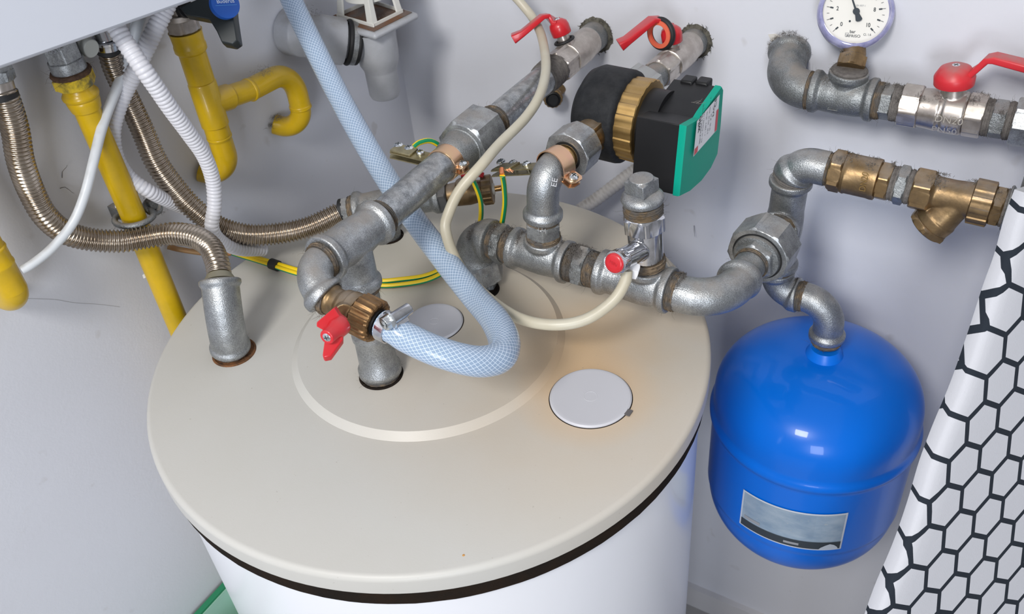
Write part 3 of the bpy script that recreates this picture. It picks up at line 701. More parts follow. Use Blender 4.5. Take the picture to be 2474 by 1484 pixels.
# ================================================================== blue expansion vessel
ve=thing('expansion_vessel','glossy blue round expansion vessel hanging under the pipe elbow at the wall','pressure vessel')
vx=at(1995,835,y=yv); Rv=.1245; zt_=vx.z-.012
prof=[(0,.024),(.010,.025),(.011,.030)]
H=.335
def vr(z):
    "shell radius at depth z below the crown"
    if z<.078: k=1-z/.078; return Rv*math.sqrt(max(0,1-k**2.5))
    if z>H-.105: k=(z-(H-.105))/.105; return Rv*.985*math.sqrt(max(0,1-k**2.2))
    return Rv
prof=[]; zz=0; 
zl=[.0008*(1.5**i) for i in range(8)]; zl+= [ .02+i*.004 for i in range(int((H-.03-.02)/.004))]+[H-.0008*(1.5**i) for i in reversed(range(9))]
zl=sorted(set(round(z,5) for z in zl if z<H))
SE=.2
_d=(at(1990,1188,d=1)-CC).normalized(); _t=.7
while _t<2:
    _P=CC+_d*_t; _z=zt_-_P.z
    if 0<_z<H and math.hypot(_P.x-vx.x,_P.y-vx.y)<vr(_z)+.003: SE=_z; break
    _t+=.0005
print('seam',SE)
for z in zl:
    r=vr(z)
    if abs(z-SE)<.009: r+=.0045*math.cos((z-SE)/.009*PI/2)
    prof.append((z,r))
mb=MB(); mb.lathe(V((vx.x,vx.y,zt_)),-Z,[(0,.0001)]+[(a,b) for a,b in prof]+[(H,.0001)],128,up=X); link('shell',mb,bluep,ve,angle=80)
mb=MB(); mb.lathe(V((vx.x,vx.y,zt_-.004)),Z,[(0,.0225),(.004,.0215),(.008,.0195),(.012,.0180),(.014,.017)],48); link('neck_collar',mb,mat('light_blue_collar',(.0,.16,.70),.35),ve)
def vshell(ph,z,k=.0004):
    r=vr(z)+k
    if abs(z-SE)<.009: r+=.0045*math.cos((z-SE)/.009*PI/2)
    return V((vx.x+r*math.cos(ph),vx.y+r*math.sin(ph),zt_-z))
def vray(px,py):
    "angle and depth of the shell point seen at this pixel"
    d=(at(px,py,d=1)-CC).normalized(); best=None
    lo=.6
    t=.7
    while t<2:
        P=CC+d*t; z=zt_-P.z
        if 0<z<H and math.hypot(P.x-vx.x,P.y-vx.y)<vr(z): return math.atan2(P.y-vx.y,P.x-vx.x),z
        t+=.0005
    return None
cs=[vray(1798,1181),vray(2049,1237),vray(2030,1324),vray(1788,1262)]
print('label corners',cs)
if all(cs):
    def patch(u0,u1,v0,v1,mt,name,k,par,n=40,mth_=14):
        mb=MB()
        for j in range(mth_+1):
            for i in range(n+1):
                u=u0+(u1-u0)*i/n; v=v0+(v1-v0)*j/mth_
                ph=(cs[0][0]*(1-u)+cs[1][0]*u)*(1-v)+(cs[3][0]*(1-u)+cs[2][0]*u)*v; z=(cs[0][1]*(1-u)+cs[1][1]*u)*(1-v)+(cs[3][1]*(1-u)+cs[2][1]*u)*v
                mb.v.append(vshell(ph,z,k))
        for j in range(mth_):
            for i in range(n):
                a=j*(n+1)+i; mb.face((a,a+1,a+n+2,a+n+1),0,((u0+(u1-u0)*i/n,1-(v0+(v1-v0)*j/mth_)),(u0+(u1-u0)*(i+1)/n,1-(v0+(v1-v0)*j/mth_)),(u0+(u1-u0)*(i+1)/n,1-(v0+(v1-v0)*(j+1)/mth_)),(u0+(u1-u0)*i/n,1-(v0+(v1-v0)*(j+1)/mth_))))
        return link(name,mb,mt,par)
    pl=patch(0,1,0,1,mat('sticker_edge',(.58,.62,.68),.4),'type_label',.0012,ve)
    patch(.02,.98,.04,.96,stick,'printed_area',.0017,pl); patch(.02,.98,.76,.955,ink,'black_band',.0022,pl)
    patch(.05,.22,.64,.72,inkg,'print_line',.0022,pl,8,2); patch(.46,.60,.83,.89,inkg,'print_line',.0027,pl,8,2)
    # small peaked emblem at the right end of the black band
    mb=MB(); pts=[(.78,.955),(.80,.90),(.84,.84),(.88,.80),(.92,.83),(.95,.89),(.965,.955)]
    q=[]
    for u,v in pts:
        ph=(cs[0][0]*(1-u)+cs[1][0]*u)*(1-v)+(cs[3][0]*(1-u)+cs[2][0]*u)*v; z=(cs[0][1]*(1-u)+cs[1][1]*u)*(1-v)+(cs[3][1]*(1-u)+cs[2][1]*u)*v; q.append(vshell(ph,z,.0028))
    b=len(mb.v); mb.v+=q; mb.face([b+i for i in range(len(q))]); link('emblem',mb,mat('sticker_grey',(.52,.57,.63),.4),pl)
# ================================================================== safety valve on the second tee
sv=thing('safety_valve','chrome safety valve with knurled red cap, standing upright on the manifold with square plug','valve')
Sb=at(1563,640,y=ym); St=at(1549,430,y=ym); S=lambda p: on(Sb,St,py=p)
hemp(sv,S(640),S(622),.0178,34,60)
d_=S(520)-S(625)
mb=MB(); mb.lathe(S(628),d_,[(0,.0155),(.001,.0166),((S(547)-S(628)).length-.001,.0172),((S(547)-S(628)).length,.0165)],48)
ar0=S(598); ar1=at(1500,628,y=.056); ax=(ar1-ar0).normalized()
mb.lathe(ar0,ax,[(0,.0105),((ar1-ar0).length-.0005,.0104),((ar1-ar0).length,.0098)],40)
link('body',mb,chrome,sv,remesh=.0007)
hexpart(sv,'hexagon',S(552),S(514),.0222,chrome,ph=.55,up=Y)
mb=MB(); L_=.013; mb.lathe(ar1,ax,[(0,.0098),(.0006,.0113),(L_-.0012,.0116),(L_,.0112),(L_+.0012,.0105),(L_+.0005,.0093)],144,rib=(48,.03)); cp=link('knurled_cap',mb,chrome,sv,angle=30)
mb=MB(); c=ar1+ax*(L_-.0002); mb.lathe(c,ax,[(0,.0096),(.0012,.0092),(.0022,.0070),(.0026,.0040),(.0024,.0001)],48); bt=link('red_button',mb,redp,cp,angle=80)
ex=(RT-ax*RT.dot(ax)).normalized(); ey=ax.cross(ex); text('MIN',c+ax*.0026,(ex-ey*.35).normalized(),ax.cross((ex-ey*.35).normalized()),.0048,mat('dull_red_emboss',(.42,.012,.018),.4),bt,'embossed_mark',align='CENTER')
hemp(sv,S(517),S(489),.0180,12,20,m=hempmat('brown_hemp',(.06,.045,.03),(.28,.20,.12)))
p=S(488); d_=(S(440)-p).normalized()
mb=MB(); mb.lathe(p,d_,[(0,.0165),(.001,.0195),(.004,.0207),(.007,.0200),(.010,.0165),(.0115,.012),(.012,.010)],48); pg=link('plug',mb,galv,sv)
mb=MB(); mb.hexp(p+d_*.009,p+d_*.0265,.0162,4,1.05,up=X); link('square_head',mb,galv,pg,angle=25,bevel=.0008)
# hose spigot
sp0=on(ar0,ar1,px=1520)
mb=MB(); sp1=at(1528,658,d=dep(sp0)-.002); a0=at(1524,664,d=dep(sp0)+.006); mb.hexp(at(1514,650,d=dep(sp0)+.004),at(1541,658,d=dep(sp0)+.004),.0085,6,.2); link('plastic_spigot',mb,mat('spigot_white',(.80,.80,.82),.3),sv,angle=25)
dS=dep(ar1)
SP=[at(1514,655,d=dS+.006),at(1510,682,d=dS+.008),at(1480,728,d=dS+.012),at(1415,772,d=dS+.015),at(1335,785,d=dS+.02),at(1250,767,d=dS+.035),at(1170,712,d=dS+.06),at(1108,640,d=dS+.09),at(1077,560,d=.93),at(1084,515,d=.93),at(1112,458,d=.93),at(1164,398,d=.93),at(1207,348,d=.953),at(1271,283,d=.985),at(1306,225,d=1.01),at(1319,160,d=1.055),at(1309,90,d=1.115),at(1290,48,d=1.14),at(1265,15,d=1.145),at(1225,-30,d=1.14),at(1140,-130,d=1.12),at(1000,-290,d=1.06)]
single('clear_drain_tube',MB().tube(resample(spl(SP,14),.004),.0056,24),silic,'thin milky tube curving from the safety valve low over the lid and upwards','tube',angle=80)
# ================================================================== riser to the pump with elbow
pr=thing('pump_riser','short galvanised riser with hexagon nipple and elbow clamped below the pump','pipe')
Rb=at(1313,578,y=ym); Rt=at(1311,500,y=ym); Rf=lambda p: on(Rb,Rt,py=p)
hemp(pr,Rf(584),Rf(562),.0168,26,90)
hexpart(pr,'hex_nipple',Rf(564),Rf(532),.0196,hexg,ph=.55,up=Y)
text('1/4',at(1297,554,y=ym-.019),X,Z,.009,mat('bright_emboss',(.62,.63,.64),.4,.8),pr,'casting_mark')
hemp(pr,Rf(534),Rf(522),.0165,6,10)
Q0=at(1352,392,y=.132); Qw=at(1676,103,y=.455); Q=lambda p: on(Q0,Qw,px=p)
cq=Rf(500); rc=V((Rf(524).x,ym,Q0.z)); rc=at(1312,418,y=ym)
elbow(pr,Rf(524),rc,Q(1350),.0166,.0207,e0=True,e1=False,rad=.06)
text('EE',at(1338,452,y=ym-.012),(Z+Y*.5).normalized(),-X,.009,mat('bright_emboss',(.66,.67,.68),.35,.8),pr,'casting_mark')
ce=Q(1343); 
k2=clamp('yellow zinc earthing clamp strapped round the elbow right under the pump',ce,(Q(1343)-rc),.0178,at(1200,408,y=ce.y-.012),at(1392,436,y=ce.y+.002),[(1211,388),(1240,391),(1273,394,.0044)],[(1385,424)])
# ================================================================== circulation pump
pu=thing('circulation_pump','circulation pump with brass ring, black motor housing and green front cover','pump')
mb=MB(); L_=(Q(1402)-Q(1352)).length; mb.lathe(Q(1352),Q(1402)-Q(1352),[(0,.0150),(.003,.0152),(.0035,.0130),(L_,.0130)],44); mb.torus(Q(1378),Qw-Q0,.0150,.0014,44,8); link('union_stub',mb,brassr,pu)
hexpart(pu,'union_nut',Q(1368),Q(1403),.0262,hexg,sides=8,ph=.1,up=Z)
mb=MB(); mb.lathe(Q(1368)-(Qw-Q0).normalized()*.0004,Qw-Q0,[(0,.0135),(0,.0162),(.0004,.0162)],44,cap0=False,cap1=False); link('nut_gap',mb,hole,pu)
mb=MB(); mb.hexp(Q(1408),Q(1455),.0205,4,.9,up=Z); mb.cyl(Q(1408),Q(1460),.0175); link('suction_port',mb,brassd,pu,angle=25,bevel=.001)
hexpart(pu,'union_nut',Q(1520),Q(1556),.0300,mat('dull_zinc_nut',(.42,.43,.42),.5,.6),ph=.2,up=Z)
cylp(pu,'discharge_port',Q(1500),Q(1530),.0170,brassd)
cv=at(1497,280,y=Q(1480).y)
pax=(X+Y*.0-Z*.02).normalized()
def pc(t): return cv+pax*t
mb=MB(); mb.lathe(pc(-.045),pax,[(0,.020),(.002,.032),(.010,.0455),(.020,.0505),(.052,.0505),(.056,.0495),(.058,.046),(.058,.03)],72); link('foam_shell',mb,blackf,pu,angle=50)
mb=MB(); mb.lathe(pc(.012),pax,[(0,.0395),(.001,.0445),(.021,.0452),(.022,.0440),(.022,.0375)],180,rib=(22,.022)); link('coupling_ring',mb,brassb,pu,angle=25)
mb=MB(); mb.lathe(pc(.006),pax,[(0,.0440),(.006,.0440)],60); link('gasket',mb,blackr,pu)
xr=pc(.033).x
mb=MB(); mb.lathe(pc(.030),pax,[(0,.0360),(.010,.0365),(.0115,.0365),(.0165,.0365),(.024,.0365)],72); link('motor_flange',mb,blackp,pu)
xc0=at(1478,285,y=Q(1478).y).x+.045
gx0=at(1652,300,y=cv.y-.045).x
# housing outline in the plane of the cover
def outl(xp,P): return [at(a,b,x=xp) for a,b in P]
xg=xc0+.058
GP=[(1654,304),(1690,286),(1738,206),(1746,207),(1745,216),(1738,300),(1728,372),(1712,406),(1690,436),(1662,462),(1642,475),(1634,473)]
front=outl(xg,[(1651,303),(1683,285),(1692,270),(1737,207),(1741,215),(1735,300),(1727,371),(1711,405),(1688,436),(1660,461),(1634,474),(1642,390)])
def yz(P): return [V((0,p.y,p.z)) for p in P]
ctr_=sum(front,V((0,0,0)))/len(front)
gc=[ (p-ctr_) for p in front]
nf=len(front)
mb=MB(); back=[p-X*.004 for p in front]; 
R=[[p*1 for p in back],[p+X*.0052 for p in back],[ctr_+(p-ctr_)*.985+X*.0032 for p in front]]
mb.rings(R,0); gcv=link('green_cover',mb,greenp,pu,angle=25)
# black box behind
bk=[ctr_+(p-ctr_)*.985-X*.0035 for p in front]; b0=[p-X*.010 for p in bk]; b1=[ctr_+(p-ctr_)*.985-X*.050 for p in front]
bx=[ctr_+(p-ctr_)*.90-X*.056 for p in front]
mb=MB(); mb.rings([b1,b0,bk],0); 
link('motor_housing',mb,blackp,pu,angle=25,bevel=.0008)
# cable entries on the back
tp=[p for p in front if True]
pb=at(1737,207,x=xg)
for dx,dy,s in ((-.018,.004,.009),(-.034,.002,.007)):
    mb=MB(); mb.box(pb+X*dx+Y*dy-Z*.008,X*.007,Y*.008,Z*.010); link('cable_gland',mb,blackp,pu,bevel=.002)
# type plate on the cover
lab=[at(a,b,x=xg+.0054) for a,b in ((1684,293),(1739,228),(1731,315),(1675,379))]
mb=MB(); b=0; mb.v+=lab; mb.face((0,3,2,1)); tl=link('type_plate',mb,whitel,gcv,smooth=False)
O,Uv,Vv=lab[3],(lab[2]-lab[3]),(lab[0]-lab[3])      # bottom-left corner: Uv along the lower edge, Vv up the left edge
def lp(u,v,k=.0003): 
    p=lab[3]*(1-u)*(1-v)+lab[2]*u*(1-v)+lab[0]*(1-u)*v+lab[1]*u*v; return p+X*k
def lq(u0,u1,v0,v1,mt,name):
    mb=MB(); mb.v+=[lp(u0,v0),lp(u1,v0),lp(u1,v1),lp(u0,v1)]; mb.face((0,1,2,3)); link(name,mb,mt,tl,smooth=False)
lq(.02,.16,.02,.20,redink,'red_square'); lq(.90,1.0,.02,.62,redink,'red_strip')
def lt(s,u,v,hu,vh,mt=ink,al='LEFT',bold=0):
    # text runs up the plate (along v), its height along -u
    return text(s,lp(u,v),(lp(u,v+.1)-lp(u,v)),(lp(u-.1,v)-lp(u,v)),hu,mt,tl,'plate_text',0,al,bold)
lt('wilo',.12,.60,.0100,0,bold=.02)
lt('Star-Z NOVA A (DE/EN)',.22,.20,.0040,0,bold=.01); lt('Art. no. 4132762 / 17w16',.31,.16,.0036,0)
lt('1 ~ 230 V   50 Hz',.44,.26,.0036,0); lt('5 W    PN 10   Imax 0.05 A',.56,.22,.0036,0); lt('TF 95   IP 42',.66,.24,.0036,0)
lt('EAC',.76,.56,.0065,0); lt('CE',.82,.78,.0085,0)
for v in (.12,.5): 
    mb=MB(); 
hair_=MB(); hp0=at(1686,250,z=at(1700,240,y=pb.y-.03).z); 
mb=MB(); zc=front[1].z; q=at(1674,246,z=at(1660,260,y=(front[1].y+front[3].y)/2).z)
for i in range(5): mb.hair(at(1670+i*4,247+i,d=dep(front[1])+.012-.002*i),RT*1+UP*.2,.008,.0003,curl=.8)
link('lint',mb,dustm,pu)
# ================================================================== valve between pump and wall
hubs=at(1622,74,y=Q(1640).y+.0); stq=Q(1628)
hubs=at(1622,78,y=stq.y)
bv2,n2=ballvalve('nickel ball valve with red lever and rubber rings hung on it, above the pump',Q0,Qw,(1588,1615,1668,1682),.0185,stq,hubs,None,Rh=.0185)
cylp(bv2,'thread',Q(1552),Q(1592),.0145,galvd)
hq=[hubs+n2*.004,at(1612,64,y=hubs.y-.001),at(1592,47,y=hubs.y-.004),at(1576,47,y=hubs.y-.012),at(1515,97,y=hubs.y-.042),at(1497,109,y=hubs.y-.048)]
lever(bv2,hubs,n2,hq,scr=False)
text('ITALY',at(1536,86,y=hubs.y-.034)+n2*.0026,(hq[4]-hq[3])*-1,n2.cross(hq[4]-hq[3]).normalized(),.007,mat('dark_red_emboss',(.30,.01,.02),.5),bv2)
wallgap(Qw,.0200,'crumbly putty and torn plaster where the pump-side valve enters the wall',90)
rc_=at(1596,82,y=hubs.y-.010); rd=(CC-rc_); rd.z*=.2; rd=(rd.normalized()*.9+(-X*.55)).normalized()
mb=MB(); mb.torus(rc_-rd*.001,rd,.0162,.0035,56,14); single('black_rubber_ring',mb,blackr,'black rubber ring hanging on the red lever above the pump, behind the orange ring','ring')
mb=MB(); mb.lathe(rc_+rd*.001,rd,[(0,.0112),(0,.0160),(.003,.0160),(.0035,.0112),(0,.0112)],56,cap0=False,cap1=False); single('orange_rubber_ring',mb,orangep,'flat orange rubber ring hanging on the red lever in front of the black ring','ring')
# ================================================================== brass line with check valve and strainer
bl=thing('brass_line','old brass check valve and slanted strainer joined by a grey nipple, along the back wall','pipe')
up_=Z
hexpart(bl,'check_valve_end',B(2008),B(2040),.0228,brassd,ph=.3,up=up_)
mb=MB(); L_=(B(2124)-B(2038)).length; mb.lathe(B(2038),Bz-Bx,[(0,.0185),(.001,.0205),(.004,.0215),(.006,.0207),(L_-.008,.0207),(L_-.004,.0213),(L_-.001,.0210),(L_,.0190)],48); link('check_valve_body',mb,brassd,bl)
text('DN20',B(2098)+V((0,-.0212,-.004)),(Z*1),-X,.009,brassb,bl,'casting_mark')
hexpart(bl,'check_valve_end',B(2122),B(2152),.0208,brassd,ph=.1,up=up_)
hemp(bl,B(2150),B(2170),.0165,8,60,m=dustm)
hexpart(bl,'hex_nipple',B(2166),B(2192),.0205,galvd,ph=.4,up=up_)
hemp(bl,B(2190),B(2208),.0165,8,60,m=dustm)
hexpart(bl,'strainer_end',B(2206),B(2254),.0228,brassd,ph=.1,up=up_)
y0=B(2325); y1=at(2240,548,y=yv-.006); ya=(y1-y0).normalized()
mb=MB(); L_=(B(2350)-B(2250)).length; mb.lathe(B(2250),Bz-Bx,[(0,.0200),(.004,.0165),(L_*.5,.0162),(L_,.0178)],44)
Ly=(y1-y0).length; mb.lathe(y0,ya,[(0,.0155),(Ly*.35,.0168),(Ly*.62,.0188),(Ly*.64,.0198),(Ly*.86,.0198),(Ly*.87,.019)],44); link('strainer_body',mb,brassd,bl,remesh=.0008)
hexpart(bl,'strainer_cap',y0+ya*Ly*.86,y0+ya*Ly*1.03,.0225,brassd,ph=.2)
mb=MB(); L_=(B(2398)-B(2346)).length; mb.lathe(B(2346),Bz-Bx,[(0,.019),(.001,.0225),(L_-.001,.0225),(L_,.0205)],120,rib=(12,.05)); link('strainer_nut',mb,brassd,bl,angle=30)
hexpart(bl,'hex_end',B(2396),B(2424),.0212,brassd,up=up_)
hemp(bl,B(2422),B(2436),.0175,8,50,m=dustm)
ge=thing('corner_elbow','galvanised elbow at the right end of the brass line, turning up beside the patterned board','fitting')
gk=B(2500); elbow(ge,B(2430),gk,gk+V((0,0,.07)),.0185,.0222,rad=.04,m=galvd)
cylp(ge,'pipe',gk+V((0,0,.07)),gk+V((0,0,.11)),.0167,pipem); hexpart(ge,'hex_nut',gk+V((0,0,.085)),gk+V((0,0,.112)),.026,hexg)
topfluff(bl,B(2012),B(2150),.0205,160); topfluff(bl,B(2210),B(2420),.0190,160)
# fluff on the manifold tops
topfluff(mf,m(1150),m(1245),.0205,420); topfluff(mf,m(1225),m(1265),.0195,260); topfluff(mf,m(1335),m(1460),.0205,620); topfluff(mf,m(1615),m(1650),.0200,160)
topfluff(wr,l1,l2,.0185,120); topfluff(wr,Vt,B(2003),.02,60)
# ================================================================== gauge line
yg=.405
G0=at(1955,218,y=yg); G1=at(2474,297,y=yg); G=lambda p: on(G0,G1,px=p)
gl=thing('gauge_pipe','galvanised elbow and tee coming out of the wall below the pressure gauge','pipe')
gw=at(1912,128,y=.452); gcn=on(G0,G1,px=1893)
gcn=V((gcn.x,yg,gcn.z)); gws=V((gcn.x+.004,.4595,gcn.z+.002))
elbow(gl,at(1908,122,y=.4585),gcn,G(1953),.0215,.0245,e0=True,e1=False,m=galvd,rad=.05)
hemp(gl,G(1950),G(1964),.0200,10,60)
gb=at(2052,172,y=yg)
tee(gl,G(1962),G(2115),G(2040),gb,.0200,.0238,rbr=.0175,rbb=.0212,m=galvd)
hemp(gl,gb+(gb-G(2040))*-.02,gb+(gb-G(2040))*.13,.0175,10,80,m=dustm)
mb=MB(); c=G(2026)+V((0,-.0196,-.006)); ta=[c+V((.0065*math.sin(a),-.0004,.0065*math.cos(a))) for a in (0,2.094,4.189)]
for i in range(3): mb.tube([ta[i],ta[(i+1)%3]],.0005,6)
link('casting_mark',mb,galv,gl)
hexpart(gl,'hex_nipple',G(2112),G(2158),.0195,galvd,ph=.3,up=Z)
hemp(gl,G(2108),G(2132),.0190,10,60); hemp(gl,G(2156),G(2180),.0182,10,60,m=dustm)
topfluff(gl,G(1965),G(2110),.0205,90); topfluff(gl,G(2110),G(2180),.0195,120)
mb=MB()
for i in range(200):
    th=random.uniform(-.3,3.4); r_=.0225; c=at(1908,122,y=.458)
    mb.hair(c+X*(r_*math.cos(th))+Z*(r_*math.sin(th))-Y*random.uniform(0,.012),V([random.uniform(-1,1) for _ in range(3)]),.006,.0002,curl=2)
link('dust_fluff',mb,dustm,gl)
pg=thing('pressure_gauge','round pressure gauge with cream dial, black needle and violet rim, above the wall tee','gauge')
gn=(-FW*.97-RT*.16+UP*.0).normalized(); dG=.985
gc_=at(2069,27,d=dG); gx=(RT-gn*RT.dot(gn)).normalized(); gy=gn.cross(gx)
a_=math.radians(-5); gx,gy=gx*math.cos(a_)+gy*math.sin(a_),-gx*math.sin(a_)+gy*math.cos(a_)
Rg=.0400
mb=MB(); mb.lathe(gc_-gn*.030,gn,[(0,.030),(.002,.0345),(.020,.0372),(.022,.0378)],96); link('case',mb,mat('gauge_case',(.10,.10,.12),.35,0,coat=.3),pg)
mb=MB(); mb.lathe(gc_-gn*.009,gn,[(0,.0378),(.001,Rg),(.008,Rg),(.0115,Rg-.002),(.012,Rg-.0045),(.006,Rg-.0052),(.0055,Rg-.006)],128,cap0=False,cap1=False); link('bezel',mb,bezelm,pg,angle=60)
mb=MB(); mb.lathe(gc_-gn*.004,gn,[(0,Rg-.0048),(.0008,Rg-.0048)],96); dl=link('dial',mb,dialm,pg)
dz=gc_-gn*.0028
def gp(r,deg,k=0): a=math.radians(deg); return dz+gx*(r*math.sin(a))+gy*(r*math.cos(a))+gn*k
mb=MB()
for i in range(21):
    v=i*.5; dg=-135+27*v; big=(i%2==0); ra,rb_=(.0255,.0300) if big else (.0275,.0300)
    e=(gp(rb_,dg)-gp(ra,dg)).normalized(); s_=gn.cross(e)
    if big: mb.box((gp(.0240,dg)+gp(.0272,dg))/2,e*.0017,s_*.0008,gn*.0001); mb.box((gp(.0270,dg)+gp(.0310,dg))/2,e*.0020,s_*.00022,gn*.0001)
    else: mb.box((gp(ra,dg)+gp(rb_,dg))/2,e*.0013,s_*.0002,gn*.0001)
link('scale_marks',mb,ink,dl)
for v in (0,2,4,6,8,10):
    dg=-135+27*v; text(str(v),gp(.0195,dg),gx,gy,.0062,ink,dl,'numeral',.0001,'CENTER',.012,.8)
text('bar',gp(.0215,184),gx,gy,.0046,ink,dl,'dial_text',.0001,'CENTER',.01); text('AFRISO',gp(.0262,181),gx,gy,.0042,ink,dl,'dial_text',.0001,'CENTER',0,1.1)
text('Cl. 1.6',gp(.0278,150),gx,gy,.0034,ink,dl,'dial_text',.0001,'CENTER',0,.9); text('EN 837-1',gp(.0085,35),gx,gy,.0026,inkg,dl,'dial_text',.0001,'CENTER')
mb=MB(); bo=gp(.0258,196); mb.box(bo,gx*.0017,gy*.0002,gn*.0001); 
for sx_ in (-1,1): mb.box(bo+gx*.0017*sx_+gy*-.0000,gx*.0002,gy*.0018,gn*.0001); mb.box(bo+gy*.0018*sx_,gx*.0018,gy*.0002,gn*.0001)
link('dial_emblem',mb,inkg,dl)
nd_=-22
def npt(r,dg,k=.0022): return gp(r,dg,k)
mb=MB(); e=(npt(.02,nd_)-npt(0,0)).normalized(); s_=gn.cross(e); o=npt(0,0)
mb.prism([o+s_*.0011,o-s_*.0011,o+e*.031-s_*.0004,o+e*.031+s_*.0004],gn*.0004); mb.lathe(o-gn*.0002,gn,[(0,.0036),(.0008,.0036)],32)
e=-(e*.96)+s_*0; mb.prism([o+s_*.0016,o-s_*.0016,o+e*.0100-s_*.0036,o+e*.0115-s_*.0020,o+e*.0118,o+e*.0115+s_*.0020,o+e*.0100+s_*.0036],gn*.0004)
link('needle',mb,ink,pg,smooth=False)
mb=MB(); mb.lathe(gp(.0115,208,-.0001),gn,[(0,.0011),(.0004,.0011)],20); link('dial_stop',mb,ink,dl)
gs=at(2066,116,d=dG+.010); gt=gb+(gb-G(2040))*.05
hexpart(pg,'brass_hexagon',gb+(gs-gb)*.12,gb+(gs-gb)*.62,.0165,brassd,ph=.3,up=X)
mb=MB(); mb.lathe(gb+(gs-gb)*.60,gs-gb,[(0,.0125),(.004,.0130),((gs-gb).length*.42,.0110)],30,jit=.0004); link('stem',mb,brassd,pg)
topfluff(pg,gb+(gs-gb)*.4,gb+(gs-gb)*.75,.0135,40)
# ================================================================== large lever valve on the gauge line
sb=G(2300)+V((0,0,0)); hb_=at(2309,178,y=yg)
bv3=thing('ball_valve','large nickel ball valve with long dusty red lever, at the upper right of the wall','valve')
hexpart(bv3,'hex_end',G(2178),G(2224),.0240,nickel,sides=8,ph=.1,up=Z)
mb=MB(); L_=(G(2334)-G(2222)).length
mb.lathe(G(2222),G1-G0,[(0,.0205),(L_*.25,.0212),(L_*.42,.0222),(L_*.46,.0212),(L_*.52,.0212),(L_*.56,.0228),(L_*.95,.0228),(L_,.021)],56)
mb.lathe(G(2298),(hb_-G(2298)),[(0,.0150),(.028,.0118),(.030,.0118)],36); link('body',mb,nickel,bv3,remesh=.0008)
hexpart(bv3,'hex_end',G(2334),G(2378),.0232,nickel,sides=8,ph=.3,up=Z)
nn=(hb_-G(2298)).normalized()
mb=MB(); mb.lathe(G(2298)+nn*.020,nn,[(0,.0112),(.022,.0112)],32); link('stem',mb,mat('gold_stem',(.60,.55,.42),.3,.9),bv3)
hb_=at(2307,182,y=yg)
mb=MB(); mb.lathe(hb_-nn*.010,nn,[(0,.0190),(.001,.0196),(.009,.0200),(.011,.0192),(.018,.0150),(.021,.0090),(.0215,.003)],48)
hp3=[hb_+nn*.000+X*.010,at(2345,178,y=yg),at(2362,166,y=yg-.001),at(2388,142,y=yg-.003),at(2404,140,y=yg-.004),at(2474,158,y=yg-.006),at(2560,180,y=yg-.008)]
mb.bar(hp3,[.018,.019,.018,.016,.016,.018,.018],[.008,.006,.006,.007,.008,.008,.008],nn); lv3=link('lever',mb,mat('dusty_red_plastic',(.62,.025,.035),.4,0,dust=.55),bv3,angle=50,bevel=.0008)
screw(lv3,hb_+nn*.0105,nn,.0050,.0012,name='lever_screw')
text('DN20',G(2268)+V((0,-.0232,.002)),G1-G0,Z,.011,mat('worn_emboss',(.50,.46,.40),.35,.3),bv3,'casting_mark',.0006); text('PN50',G(2268)+V((-.001,-.0212,-.011)),G1-G0,(Z-Y*.4),.011,mat('worn_emboss',(.50,.46,.40),.35,.3),bv3,'casting_mark',.0006)
topfluff(bv3,G(2180),G(2380),.0228,150)
nr=thing('pipe_nipple','dusty grey nipple and hexagon nut at the right picture edge, after the long-lever valve','fitting')
hemp(nr,G(2376),G(2396),.0185,10,80,m=dustm); hexpart(nr,'hex_nipple',G(2394),G(2432),.0205,galvd,ph=.2,up=Z); hemp(nr,G(2430),G(2450),.0185,10,80,m=dustm); hexpart(nr,'hex_nut',G(2448),G(2530),.0255,hexg,sides=8,ph=.2,up=Z)
topfluff(nr,G(2380),G(2470),.0205,120)
# ================================================================== patterned board
e1=RT*95.6+UP*27.4+FW*43.5; e2=RT*11.2-UP*100.8+FW*38.7; e1.normalize(); e2=(e2-e1*e2.dot(e1)).normalized(); nb=e1.cross(e2).normalized()
if nb.dot(FW)>0: nb=-nb
PO=at(2330,1127,d=.86)
def onp(px,py):
    r=at(px,py,d=1)-CC; return CC+r*((PO-CC).dot(nb)/r.dot(nb))
edge=[(2500,470),(2474,540),(2449,630),(2420,710),(2384,820),(2340,945),(2296,1050),(2262,1140),(2232,1240),(2195,1345),(2150,1450),(2118,1540),(2075,1660),(2030,1780)]
EP=spl([onp(*p) for p in edge],6)
while EP[-1].z>-LIFT+.05 and len(EP)<200: EP.append(EP[-1]+(e2-e1*.22).normalized()*.035)
UW=108.8*.86/F
mb=MB(); Wd=.40
cols=[0,.002,.006,.014,.03,.06,.10,.16,.26,Wd]; sag=[.009,.005,.0025,.0008,0,0,0,0,0,0]
n=len(EP); 
for p in EP:
    wm=min(Wd,(.445-p.y)/e1.y)
    for c,s in zip(cols,sag): mb.v.append(p+e1*(c if c<.05 else c*wm/Wd)-nb*s)
w_=len(cols)
for i in range(n-1):
    for j in range(w_-1):
        a=i*w_+j; idx=(a,a+1,a+w_+1,a+w_); uvs=[]
        for k in idx:
            q=mb.v[k]-PO; q=q-nb*q.dot(nb); uvs.append((q.dot(e1)/UW+ (0),q.dot(e2)/UW))
        mb.face(idx,0,uvs)
